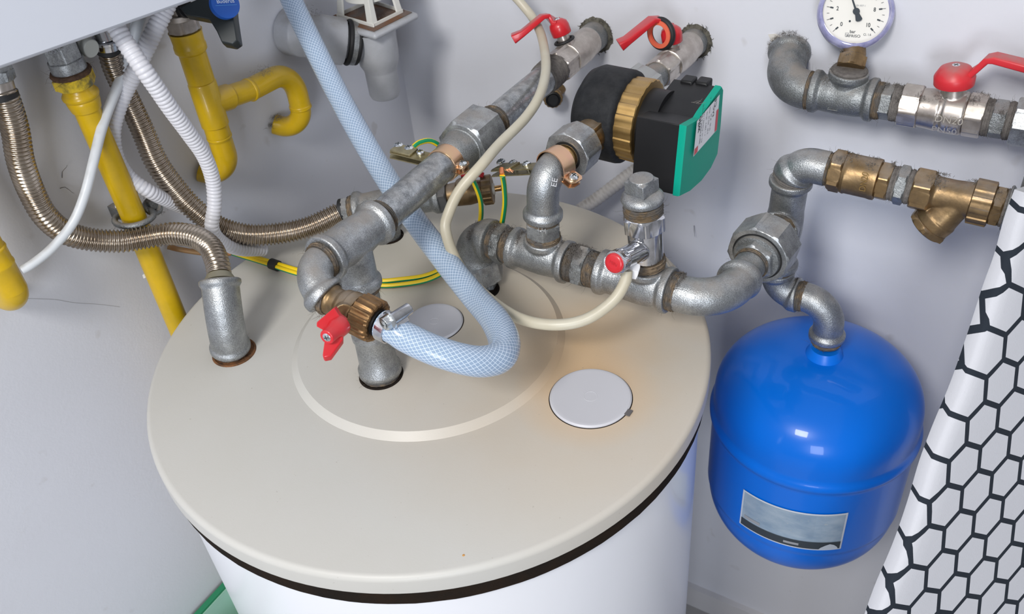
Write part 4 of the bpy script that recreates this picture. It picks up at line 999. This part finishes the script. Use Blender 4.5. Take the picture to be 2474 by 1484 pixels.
# underside
b=len(mb.v)
for p in EP: mb.v+= [p+e1*.004-nb*.022,p+e1*min(Wd,(.445-p.y)/e1.y)-nb*.022]
for i in range(n-1):
    _u=lambda k:((mb.v[k]-PO-nb*(mb.v[k]-PO).dot(nb)).dot(e1)/UW-(.3 if k>=b else 0),(mb.v[k]-PO).dot(e2)/UW); mb.face((i*w_,(i+1)*w_,b+2*(i+1),b+2*i),0,tuple(_u(k) for k in (i*w_,(i+1)*w_,b+2*(i+1),b+2*i))); mb.face((b+2*i,b+2*(i+1),b+2*(i+1)+1,b+2*i+1),1)
single('ironing_board',mb,[hexm,boardm],'upright board in a white cloth cover with black hexagon print, at the right edge','ironing board',angle=70)
# ================================================================== boiler casing
zb=.34; A_=at(0,170,z=zb); B_=at(481,0,z=zb); u=(B_-A_).normalized()
A2=A_-u*.32; B2=B_+u*.03; xw=XW+.002
fp=[A2,B2,V((xw,B2.y+.02,zb)),V((xw,A2.y,zb))]
bo=thing('wall_boiler','white wall-hung boiler casing filling the upper left picture corner','boiler')
mb=MB(); mb.prism(fp,Z*.70); link('casing',mb,casing,bo,angle=30,bevel=.006)
# ================================================================== yellow gas pipes
def chain(parent,name,fn,prof,mt,n=40):
    "lathe along a line: prof = (picture row, radius)"
    P0=fn(prof[0][0]); P1=fn(prof[-1][0]); d=(P1-P0).normalized()
    mb=MB(); mb.lathe(P0,d,[((fn(p)-P0).dot(d),r) for p,r in prof],n); return link(name,mb,mt,parent,angle=50)
xp1=-.3235
V1a=at(176,186,x=xp1); V1b=at(440,790,x=xp1); V1=lambda p: on(V1a,V1b,py=p)
y1=thing('gas_pipe','tall straight yellow gas pipe running down the left wall behind the tank lid','pipe','yellow gas pipes')
chain(y1,'pipe',V1,[(205,.0150),(216,.0152),(220,.0165),(226,.0182),(232,.0180),(237,.0160),(240,.0166),(248,.0162),(262,.0148),(263,.0132),(500,.0132)],yellp)
mb=MB(); mb.lathe(V1(490),-Z,[(0,.0132),(V1(490).z+LIFT,.0132)],32); link('pipe',mb,yellp,y1)
hexpart(y1,'hex_fitting',V1(178),V1(207),.0205,mat('scratched_yellow',(.72,.50,.02),.35,0,var=(.09,.08,.03),vscale=45,vamt=.35,coat=.2),ph=.2,up=X)
hemp(y1,V1(168),V1(180),.0185,10,0,m=mat('brown_thread',(.12,.06,.03),.8,var=(.04,.02,.01),vscale=90,bump=1))
cylp(y1,'union_ring',V1(142),V1(170),.0170,hexg); hexpart(y1,'zinc_nut',V1(100),V1(144),.0175,hexg,ph=.5,up=X)
cylp(y1,'stub',V((V1a.x,V1a.y,V1(100).z)),V((V1a.x,V1a.y,zb+.01)),.012,hexg)
tq=V1(124)+V((.0152,-.006,0)); text('AS06',at(148,118,d=dep(V1(120))-.018),-(RT*.97+UP*.22),(-UP*.97+RT*.22),.0075,inkg,y1,'stamped_code')
# bare paint chips
for px,py in ((283,500),(349,668)):
    mb=MB(); c=at(px,py,d=dep(V1(py))-.006); mb.lathe(c,-FW,[(0,.0022),(.0003,.001)],7,jit=.0009); link('paint_chip',mb,mat('bare_primer',(.6,.58,.55),.6),y1)
pcl=thing('pipe_clamp','dusty grey wall clamp ring around the tall yellow pipe','clamp')
cc=V1(525); mb=MB(); mb.torus(cc,Z*.9+Y*.1,.0205,.0034,40,10); mb.box(cc-X*.030+Y*.0,X*.012,Y*.004,Z*.007); mb.box(cc+Y*.028,X*.003,Y*.006,Z*.007); link('ring',mb,galvd,pcl)
mb=MB(); mb.torus(cc+Y*.026-Z*.002,X*.6+Z*.6,.008,.0032,30,8); link('clamp_eye',mb,galvd,pcl)
fluff(pcl,[(cc+Y*.03+Z*.008,.005,160),(cc-Y*.02,.004,60),(cc+Y*.030-Z*.012,.004,90)])
xp2=-.3235
V2a=at(452,90,x=xp2); V2b=at(562,430,x=xp2); V2=lambda p: on(V2a,V2b,py=p)
y2=thing('gas_pipe','yellow gas pipe with tee and hooked side branch, right of the boiler corner','pipe','yellow gas pipes')
chain(y2,'pipe',V2,[(74,.0185),(80,.0178),(104,.0172),(108,.0180),(120,.0180),(124,.0165),(126,.0152),(195,.0152),(196,.0138),(200,.0160),(300,.0160),(302,.0145),(322,.0145),(330,.0148),(332,.0138)],yellp)
bA=V2(250); bE=at(606,216,x=xp2); 
mb=MB(); d_=(bE-bA); mb.lathe(bA,d_,[(0,.0152),(d_.length*.46,.0152),(d_.length*.47,.0132),(d_.length,.0132)],36); link('branch',mb,yellp,y2)
k1_=at(704,166,x=xp2); e1_=at(727,262,x=xp2); elbow(y2,at(600,219,x=xp2),k1_,e1_,.0136,.0145,m=yellp,rad=.035,w=.003)
k2_=at(738,322,x=xp2); w2_=at(664,300,x=-.359); elbow(y2,at(724,252,x=xp2),k2_,w2_,.0132,.0142,m=yellp,rad=.035,w=.003,e1=False)
k3_=V2(438); w3_=at(486,412,x=-.359); elbow(y2,V2(326),k3_,w3_,.0140,.0150,m=yellp,rad=.04,w=.003,e1=False)
hexpart(y2,'nickel_hexagon',V2(40),V2(72),.0195,nickel,ph=.4,up=X); cylp(y2,'nickel_ring',V2(28),V2(42),.0190,nickel); hexpart(y2,'nickel_hexagon',V2(12),V2(29),.0165,nickel,ph=.2,up=X)
cylp(y2,'stub',V2(14),V((V2a.x,V2a.y,zb+.008)),.013,nickel)
fluff(y2,[(at(668,285,x=-.352),.004,150),(at(655,305,x=-.355),.003,80),(at(474,72,x=xp2+.01),.003,70),(at(640,172,x=xp2+.01),.006,90)])
y3=thing('gas_pipe','short yellow gas pipe elbow at the left picture edge below the steel hose','pipe','yellow gas pipes')
V3a=at(30,700,x=xp1); V3=lambda p: on(V3a,V3a+Z*.2,py=p)
chain(y3,'pipe',V3,[(480,.0132),(598,.0132),(599,.0140),(603,.0146),(606,.0140),(634,.0140),(637,.0148),(641,.0148),(644,.0141),(700,.0141)],yellp)
mb=MB(); mb.cyl(V3(485),V((V3a.x,V3a.y,zb+.004)),.0132); link('pipe',mb,yellp,y3)
elbow(y3,V3(690),V3(728),V3(728)-X*.0362,.0141,.0145,e0=False,e1=False,m=yellp,rad=.03)
# ================================================================== corrugated steel hoses
def corr(p,a,ph=.0027):
    return lambda s,t: p*(1+a*math.cos(2*PI*s/ph)) if s<t-.002 and s>.002 else p*.9
def flex(P,r,name,label,rf=None,pitch=.0042,amp=.095,mt=inox,cat='hose',grp=None,n=24):
    pts=resample(spl(P,14),pitch/6); f0=corr(1,amp,pitch)
    f=(lambda s,t:r*f0(s,t)) if rf is None else (lambda s,t:rf(s/t)*f0(s,t))
    return single(name,MB().tube(pts,f,n),mt,label,cat,grp,angle=179)
F1=[(3,215,.835),(14,240,.84),(36,311,.86),(50,390,.88),(75,460,.905),(108,520,.925),(155,560,.95),(215,578,.97),(290,583,.985),(350,574,.995),(410,565,1.0),(465,571,.995),(505,594,.985),(524,632,.972),(531,672,.965)]
flex([at(a,b,d=c) for a,b,c in F1],.0118,'corrugated_steel_hose','corrugated steel hose from the far left edge to the lone elbow on the lid',grp='corrugated steel hoses')
f1=thing('hose_connector','zinc nut and nickel sleeve on top of the left steel hose, under the boiler','fitting')
c0=at(3,215,d=.835); c1=at(-12,165,d=.825); ln=lambda t: c0+(c1-c0)*t
cylp(f1,'rubber_ring',ln(-.5),ln(-.1),.0135,blackr); cylp(f1,'nickel_sleeve',ln(-.12),ln(.42),.0120,nickel); hexpart(f1,'hex_nut',ln(.40),ln(.95),.0150,hexg); hexpart(f1,'hex_nut',ln(.9),ln(1.9),.0150,hexg,ph=.3)
cylp(f1,'tail',ln(1.85),V((ln(1.9).x,ln(1.9).y,zb+.005)),.009,hexg)
F2=[(262,120,.925),(275,165,.94),(308,235,.965),(343,311,.99),(378,392,1.01),(422,454,1.03),(470,506,1.045),(530,549,1.06),(600,567,1.075),(680,563,1.085),(750,547,1.092),(822,514,1.10)]
flex([at(a,b,d=c) for a,b,c in F2],.0112,'corrugated_steel_hose','corrugated steel hose running diagonally behind the white conduit to the hidden fitting','x',mt=inox,grp='corrugated steel hoses') if False else flex([at(a,b,d=c) for a,b,c in F2],.0112,'corrugated_steel_hose','corrugated steel hose running diagonally behind the white conduit to the back fittings',rf=lambda t:.0100+.0022*min(1,t*3),grp='corrugated steel hoses')
f2=thing('hose_connector','shiny chrome nut at the top of the steel hose behind the white conduits','fitting')
c0=at(262,122,d=.925); c1=at(254,88,d=.915); ln=lambda t: c0+(c1-c0)*t
cylp(f2,'rubber_ring',ln(-.15),ln(.18),.0118,blackr); cylp(f2,'sleeve',ln(.15),ln(.62),.0120,chrome); cylp(f2,'flange',ln(.6),ln(.85),.0142,chrome); cylp(f2,'tail',ln(.8),V((ln(1).x,ln(1).y,zb+.005)),.010,chrome)
gpz=thing('plastic_plug','grey plastic plug sticking out under the boiler beside the zinc gas nut','plug')
mb=MB(); a=at(222,118,x=-.315); b=at(196,108,x=-.33); mb.lathe(a,b-a,[(0,.0085),(.001,.0092),((b-a).length,.0092)],30); mb.box(b+Z*.01,X*.009,Y*.008,Z*.018); mb.cyl(b+Z*.02,V((b.x,b.y,zb+.005)),.006); link('plug',mb,mat('grey_plug',(.42,.43,.40),.5,0,dust=.3),gpz,bevel=.001)
# elbow on the lid
le=thing('tank_elbow','lone galvanised elbow with steel hose, standing in the rusty port on the lid','fitting')
t0=at(531,676,d=.965); kk=at(540,768,d=.962); t1=V((pF.x,pF.y,0))+V((-.001,-.002,.007))
elbow(le,t0,kk,t1,.0196,.0218,rad=.07,w=.005)
mb=MB(); d_=(t0-at(529,655,d=.968)).normalized(); mb.lathe(at(530,664,d=.966),d_,[(0,.0128),(.004,.0150),(.0085,.0178)],40); link('hose_tail',mb,mat('dull_brass_tail',(.36,.34,.24),.5,.7,dust=.5),le)
hemp(le,t1,V((pF.x,pF.y,0)),.0165,24,20)
# ================================================================== white conduits and cable
def cond(P,r,label,rf=None,mt=condm,grp='white corrugated conduits',pitch=.0044,amp=.085):
    pts=resample(spl([at(a,b,d=c) for a,b,c in P],14),pitch/7); 
    return single('corrugated_conduit',MB().tube(pts,lambda s,t:(rf(s/t) if rf else r)*(1+amp*(abs(math.cos(PI*s/pitch))**.6*2-1)),22),mt,label,'conduit',grp,angle=179)
cond([(262,25,.87),(278,60,.872),(298,95,.875),(345,165,.885),(378,212,.90),(412,262,.92),(456,322,.95),(494,378,.98),(514,435,1.005),(518,495,1.02),(512,548,1.03),(530,580,1.05),(575,602,1.075),(640,604,1.11)],.0085,'white corrugated conduit sloping down right in front, ending behind the lid elbow hose',rf=lambda t:.0086-.0014*t)
cond([(416,-15,.93),(395,30,.93),(374,72,.93),(352,118,.935),(330,165,.94),(305,215,.95),(284,265,.955),(272,320,.96),(280,378,.97),(310,426,.985),(360,462,1.0),(420,492,1.04),(470,515,1.075)],.0085,'white corrugated conduit sagging left in a wide bow across the tall yellow pipe',rf=lambda t:.0088-.0016*t)
cb=[(345,20,.935),(332,62,.935),(319,112,.94),(300,170,.945),(271,240,.935),(246,310,.925),(226,390,.915),(205,470,.912),(175,540,.912),(125,600,.905),(75,640,.897),(44,657,.893)]
single('white_cable',MB().tube(resample(spl([at(a,b,d=c) for a,b,c in cb],12),.004),lambda s,t:.0058-.0014*s/t,16),cablem,'smooth white cable hanging from the boiler to the yellow pipe at the left edge','cable',angle=80)
single('white_cable',MB().tube(resample(spl([at(a,b,d=c) for a,b,c in [(330,-10,.94),(326,50,.95),(316,90,.955),(305,130,.96)]],8),.004),.0038,12),cablem,'thin white cable between the two conduits right under the boiler','cable',angle=80)
cond([(1400,508,1.30),(1440,482,1.295),(1490,445,1.285),(1540,408,1.275),(1600,370,1.26)],.009,'dusty grey corrugated conduit on the back wall under the pump',mt=condg,grp='grey corrugated conduits',pitch=.006)
# ================================================================== black gas tap
gt_=thing('gas_tap','black gas tap with drooping lever and round blue badge beside the boiler corner','tap')
dT=.955
ol=[(430,16),(478,-6),(520,-34),(552,-34),(564,8),(567,42),(576,101),(563,110),(536,105),(524,78),(505,47),(480,42),(447,36)]
pl=[at(a,b,d=dT) for a,b in ol]; mb=MB()
ct=sum(pl,V((0,0,0)))/len(pl); 
mb.rings([[p+FW*.016 for p in pl],[p+FW*.004 for p in pl],[ct+(p-ct)*.94 for p in pl]],0); link('lever',mb,mat('black_tap_plastic',(.014,.019,.021),.4),gt_,angle=30,bevel=.001)
bn=(-FW*.80+RT*.60).normalized(); bc=at(544,9,d=dT-.011)
mb=MB(); mb.lathe(bc-bn*.006,bn,[(0,.0150),(.006,.0155),(.0072,.0150),(.0076,.010)],56); bd=link('blue_badge',mb,mat('blue_badge',(.004,.085,.42),.35),gt_,angle=60)
bx_=(RT-bn*RT.dot(bn)).normalized(); by_=bn.cross(bx_); a_=math.radians(14); bx2=bx_*math.cos(a_)+by_*math.sin(a_); by2=bn.cross(bx2)
text('Buderus',bc+bn*.0020+by2*.002,bx2,by2,.0058,mat('badge_white',(.7,.78,.9),.5),bd,'badge_text',.0002,'CENTER')
mb=MB(); mb.box(bc+bn*.0019-by2*.002,bx2*.0115,by2*.00018,bn*.0001); link('badge_line',mb,mat('badge_line_blue',(.1,.35,.75),.5),bd)
mb=MB(); mb.cyl(at(452,22,d=dT+.010),V2(26),.009); link('stem',mb,blackp,gt_)
# ================================================================== grey siphon trap
tr=thing('siphon_trap','grey plastic drain funnel with square plate and clamped elbow in the room corner','drain')
ta=at(900,62,d=1.19); tv=lambda p: on(ta,ta-Z*.2,py=p)
chain(tr,'cup',tv,[(70,.0290),(90,.0285),(128,.0280),(150,.0262),(164,.0222),(170,.0218),(222,.0214),(230,.0195),(234,.012)],greyp)
pc_=ta+Z*.006
pcn=[at(776,46,z=pc_.z),at(905,84,z=pc_.z),at(1012,30,z=pc_.z),at(895,-6,z=pc_.z)]
mb=MB(); mb.prism([p-Z*.009 for p in pcn],Z*.009); link('plate',mb,greyp,tr,angle=30,bevel=.004)
ci=sum(pcn,V((0,0,0)))/4
mb=MB(); mb.prism([ci+(p-ci)*.86+Z*.0003 for p in pcn],Z*.0008); link('dirty_well',mb,mat('rust_dirt',(.14,.12,.11),.9,var=(.16,.07,.03),vscale=40,vamt=.6),tr)
cz=ci; mb=MB()
fr=[ci+(p-ci)*.68 for p in pcn]
for i in range(4):
    p=fr[i]; q=fr[(i+1)%4]; tp_=ci+(p-ci)*.80+Z*.05; tq_=ci+(q-ci)*.80+Z*.05
    e=(q-p).normalized(); mb.prism([p+Z*.001,p+(q-p)*.16+Z*.001,tp_+(tq_-tp_)*.14,tp_],(ci-p).normalized()*.003)
    mb.prism([q+Z*.001,q-(q-p)*.16+Z*.001,tq_-(tq_-tp_)*.14,tq_],(ci-q).normalized()*.003)
    mb.prism([p+Z*.001,q+Z*.001,q+Z*.006,p+Z*.006],(ci-p).normalized()*.002)
mb.lathe(ci+Z*.026,Z,[(0,.0200),(.001,.0305),(.010,.0310),(.024,.0330),(.06,.034)],48)
link('white_cage',mb,whitep,tr,bevel=.0006)
fluff(tr,[(ci+Z*.002,.012,160)])
s0=tv(112); s1=at(735,88,x=-.335); sd=(s1-s0).normalized(); L_=(s1-s0).length
mb=MB(); mb.lathe(s0,sd,[(0,.020),(L_*.45,.0205),(L_*.46,.030),(L_*.8,.031),(L_*.95,.027),(L_,.018)],44); 
mb.lathe(s1+V((.01,0,.004)),V((-1,0,.0)),[(0,.020),(.01,.030),(.034,.031)],40); link('wall_elbow',mb,greyp,tr,remesh=.0012)
for t_,r_,mm in ((.28,.0245,blackr),(.40,.0265,blackr)):
    mb=MB(); mb.torus(s0+sd*L_*t_,sd,r_,.0035,44,10); link('rubber_sleeve',mb,mm,tr)
mb=MB(); mb.lathe(s0+sd*L_*.30,sd,[(0,.0265),(.0005,.0285),(.0085,.0285),(.009,.0265)],48); link('metal_band',mb,hexg,tr)
fluff(tr,[(s1+Z*.03+X*.01,.008,160)])
# ================================================================== fittings behind the long pipe
hr=thing('back_pipe_run','blurred galvanised tee behind the long pipe, fed by the diagonal steel hose','pipe')
Ha=at(825,508,d=1.10); Hb=at(1205,455,d=1.075); Hf=lambda p: on(Ha,Hb,px=p)
mb=MB(); mb.cyl(Hf(822),Hf(834),.0140); link('rubber_ring',mb,blackr,hr)
hexpart(hr,'zinc_nut',Hf(830),Hf(848),.0160,hexg); hemp(hr,Hf(845),Hf(862),.0150,14,20)
tee(hr,Hf(858),Hf(1064),Hf(930),V((pH.x,pH.y,.02)),.0168,.0200,m=galvd)
cylp(hr,'riser',V((pH.x,pH.y,0.0)),V((pH.x,pH.y,.03)),.0155,galvd)
dc=thing('drain_cock','small bronze drain cock with red lever behind the milky tube','valve')
hexpart(dc,'black_hexagon',Hf(1058),Hf(1082),.0195,mat('sooty_iron',(.10,.10,.10),.6,.5,dust=.4))
mb=MB(); p=Hf(1080); L_=(Hf(1170)-p).length; mb.lathe(p,Hb-Ha,[(0,.013),(L_*.3,.0145),(L_*.6,.015),(L_,.0125)],40); mb.lathe(Hf(1125),Z*.9-Y*.3,[(0,.009),(.020,.0075)],28); link('body',mb,brassd,dc,remesh=.0008)
mb=MB(); mb.lathe(Hf(1166),Hb-Ha,[(0,.0165),(.001,.0178),(.011,.0178),(.012,.0165)],96,rib=(14,.06)); link('knurled_nut',mb,brassd,dc,angle=30)
mb=MB(); mb.lathe(Hf(1189),Hb-Ha,[(0,.0068),(.003,.0068),(.0035,.004)],28); link('washer',mb,whitep,dc); cylp(dc,'spindle',Hf(1192),Hf(1212),.0036,brassr)
mb=MB(); q=at(1146,418,d=dep(Hf(1140))-.012); mb.bar([q-RT*.016-UP*.002,q,q+RT*.011-UP*.003],.010,.006,UP); mb.cyl(q-RT*.006,Hf(1128),.005); link('lever',mb,redp,dc,bevel=.0008)
# ================================================================== earth wires
def wire(P,label,r=.0029,mt=wirem,tw=0):
    pts=resample(spl(P,12),.0035); return single('earth_wire',MB().tube(pts,r,14,up=Z,twist=tw),mt,label,'wire','green and yellow earth wires',angle=80)
zz=.0095
wA=thing('earth_wire','green-yellow wire on the lid leading to the clamp on the long pipe','wire','green and yellow earth wires')
def wpart(P,r=.0029,mt=wirem,tw=0,par=None,name='insulated_strand'):
    pts=resample(spl(P,12),.0035); return link(name,MB().tube(pts,r,14,up=Z,twist=tw),mt,par,angle=80)
wpart([at(545,607,z=.012),at(600,624,z=.006),at(655,641,z=zz),at(725,663,z=zz),at(800,678,z=zz),at(905,690,z=zz+.003),at(970,688,z=zz+.003),at(1040,674,z=zz+.004),at(1095,640,z=.02),at(1135,592,d=1.055),at(1158,545,d=1.04),at(1162,495,d=1.02),at(1150,452,d=1.0),at(1126,412,d=.985),at(1085,372,d=.985),at(1045,342,d=.975),at(1015,344,d=.968),at(998,356,d=.966)],par=wA)
wB=thing('earth_wire','green-yellow wire hanging from the screw terminal under the pump clamp','wire','green and yellow earth wires')
wpart([at(560,604,z=.012),at(600,616,z=.008),at(655,633,z=zz+.001),at(730,655,z=zz+.002),at(800,668,z=zz+.002),at(905,679,z=zz+.006),at(970,675,z=zz+.007),at(1035,664,z=zz+.006),at(1100,632,z=.024),at(1165,600,d=1.035),at(1205,560,d=1.015),at(1219,500,d=.98),at(1218,450,d=.95),at(1213,420,d=.93)],par=wB)
wpart([at(1213,421,d=.93),at(1212,413,d=.931),at(1212,407,d=.934)],.0026,copper,par=wB,name='bare_copper_end')
mb=MB()
for i in range(14): mb.hair(at(1224+random.uniform(-6,8),409,d=.922),RT*.8-UP*.5,.005,.0002)
link('copper_strands',mb,copper,wB)
mb=MB(); a=at(655,637,z=zz); b=at(672,643,z=zz); mb.tube([a,b],.0068,20); single('tape_wrap',mb,blackr,'short black tape wrap binding the two earth wires on the lid','tape')
cw=thing('copper_bond_wire','orange-brown bare wire between the wall and the green-yellow wires','wire')
wpart([at(405,596,x=-.357),at(440,604,x=-.345),at(500,612,x=-.325),at(562,612,z=.012)],.0034,mat('tarnished_copper',(.42,.17,.05),.6,.4,var=(.35,.24,.12),vscale=40,vamt=.8),par=cw,name='strand')
# ================================================================== green bin at the floor left
gb_=thing('storage_bin','mint green open plastic bin with dark green rim beside the tank foot','bin')
zr=-.50; a=at(448,1492,z=zr); b=at(540,1388,z=zr); 
x0=XW+.006; ya_,yb_=b.y,b.y-.42; x1=x0+.085
def ringp(o,z): return [V((x0+o,ya_-o,z)),V((x1-o,ya_-o,z)),V((x1-o,yb_+o,z)),V((x0+o,yb_+o,z))]
mb=MB(); mb.rings([ringp(.03,HF),ringp(0.004,zr),ringp(.010,zr),ringp(.034,HF+.01)],0,cap0=True,cap1=True); link('tub',mb,mint,gb_,angle=30)
mb=MB(); mb.rings([ringp(0,zr-.006),ringp(0,zr+.004),ringp(.009,zr+.004),ringp(.009,zr-.006)],0,cap0=False,cap1=False); link('rim',mb,mintd,gb_,angle=30)
# crack and smudges on the walls
single('fallen_lint',MB().hair(at(150,430,x=XW+.001),UP,.02,.0004,curl=1.2).hair(at(145,455,x=XW+.001),RT,.016,.0005,curl=1.4),dustm,'grey cobweb lint on the wall between the left steel hose and cable','lint')
mb=MB(); P=[at(a,b,x=XW+.0004) for a,b in ((68,722),(130,724),(180,732),(240,736),(290,742))]; mb.tube(spl(P,8),.00016,4); single('wall_crack',mb,mat('crack_grey',(.50,.50,.52),.9),'hairline crack in the plaster right of the left-edge yellow elbow','crack')
mb=MB(); c=at(1886,94,y=YW_); mb.prism([at(1856,84,y=YW_-.0012),at(1872,82,y=YW_-.0012),at(1895,92,y=YW_-.0012),at(1898,103,y=YW_-.0012),at(1884,105,y=YW_-.0012),at(1862,98,y=YW_-.0012)],Y*.0015); single('plaster_patch',mb,mat('plaster_patch',(.66,.63,.58),.8),'small cream plaster patch above the gauge pipe elbow','patch',smooth=False)
for px,py,w_ in ((1677,553,.006),(1681,566,.004)):
    pass
mb=MB(); mb.hair(at(1677,545,y=YW_-.001),-UP,.016,.0007,curl=.15); single('wall_scuff',mb,mat('scuff_grey',(.3,.3,.33),.9),'short dark scuff on the back wall right of the safety valve','scuff')
finalize()
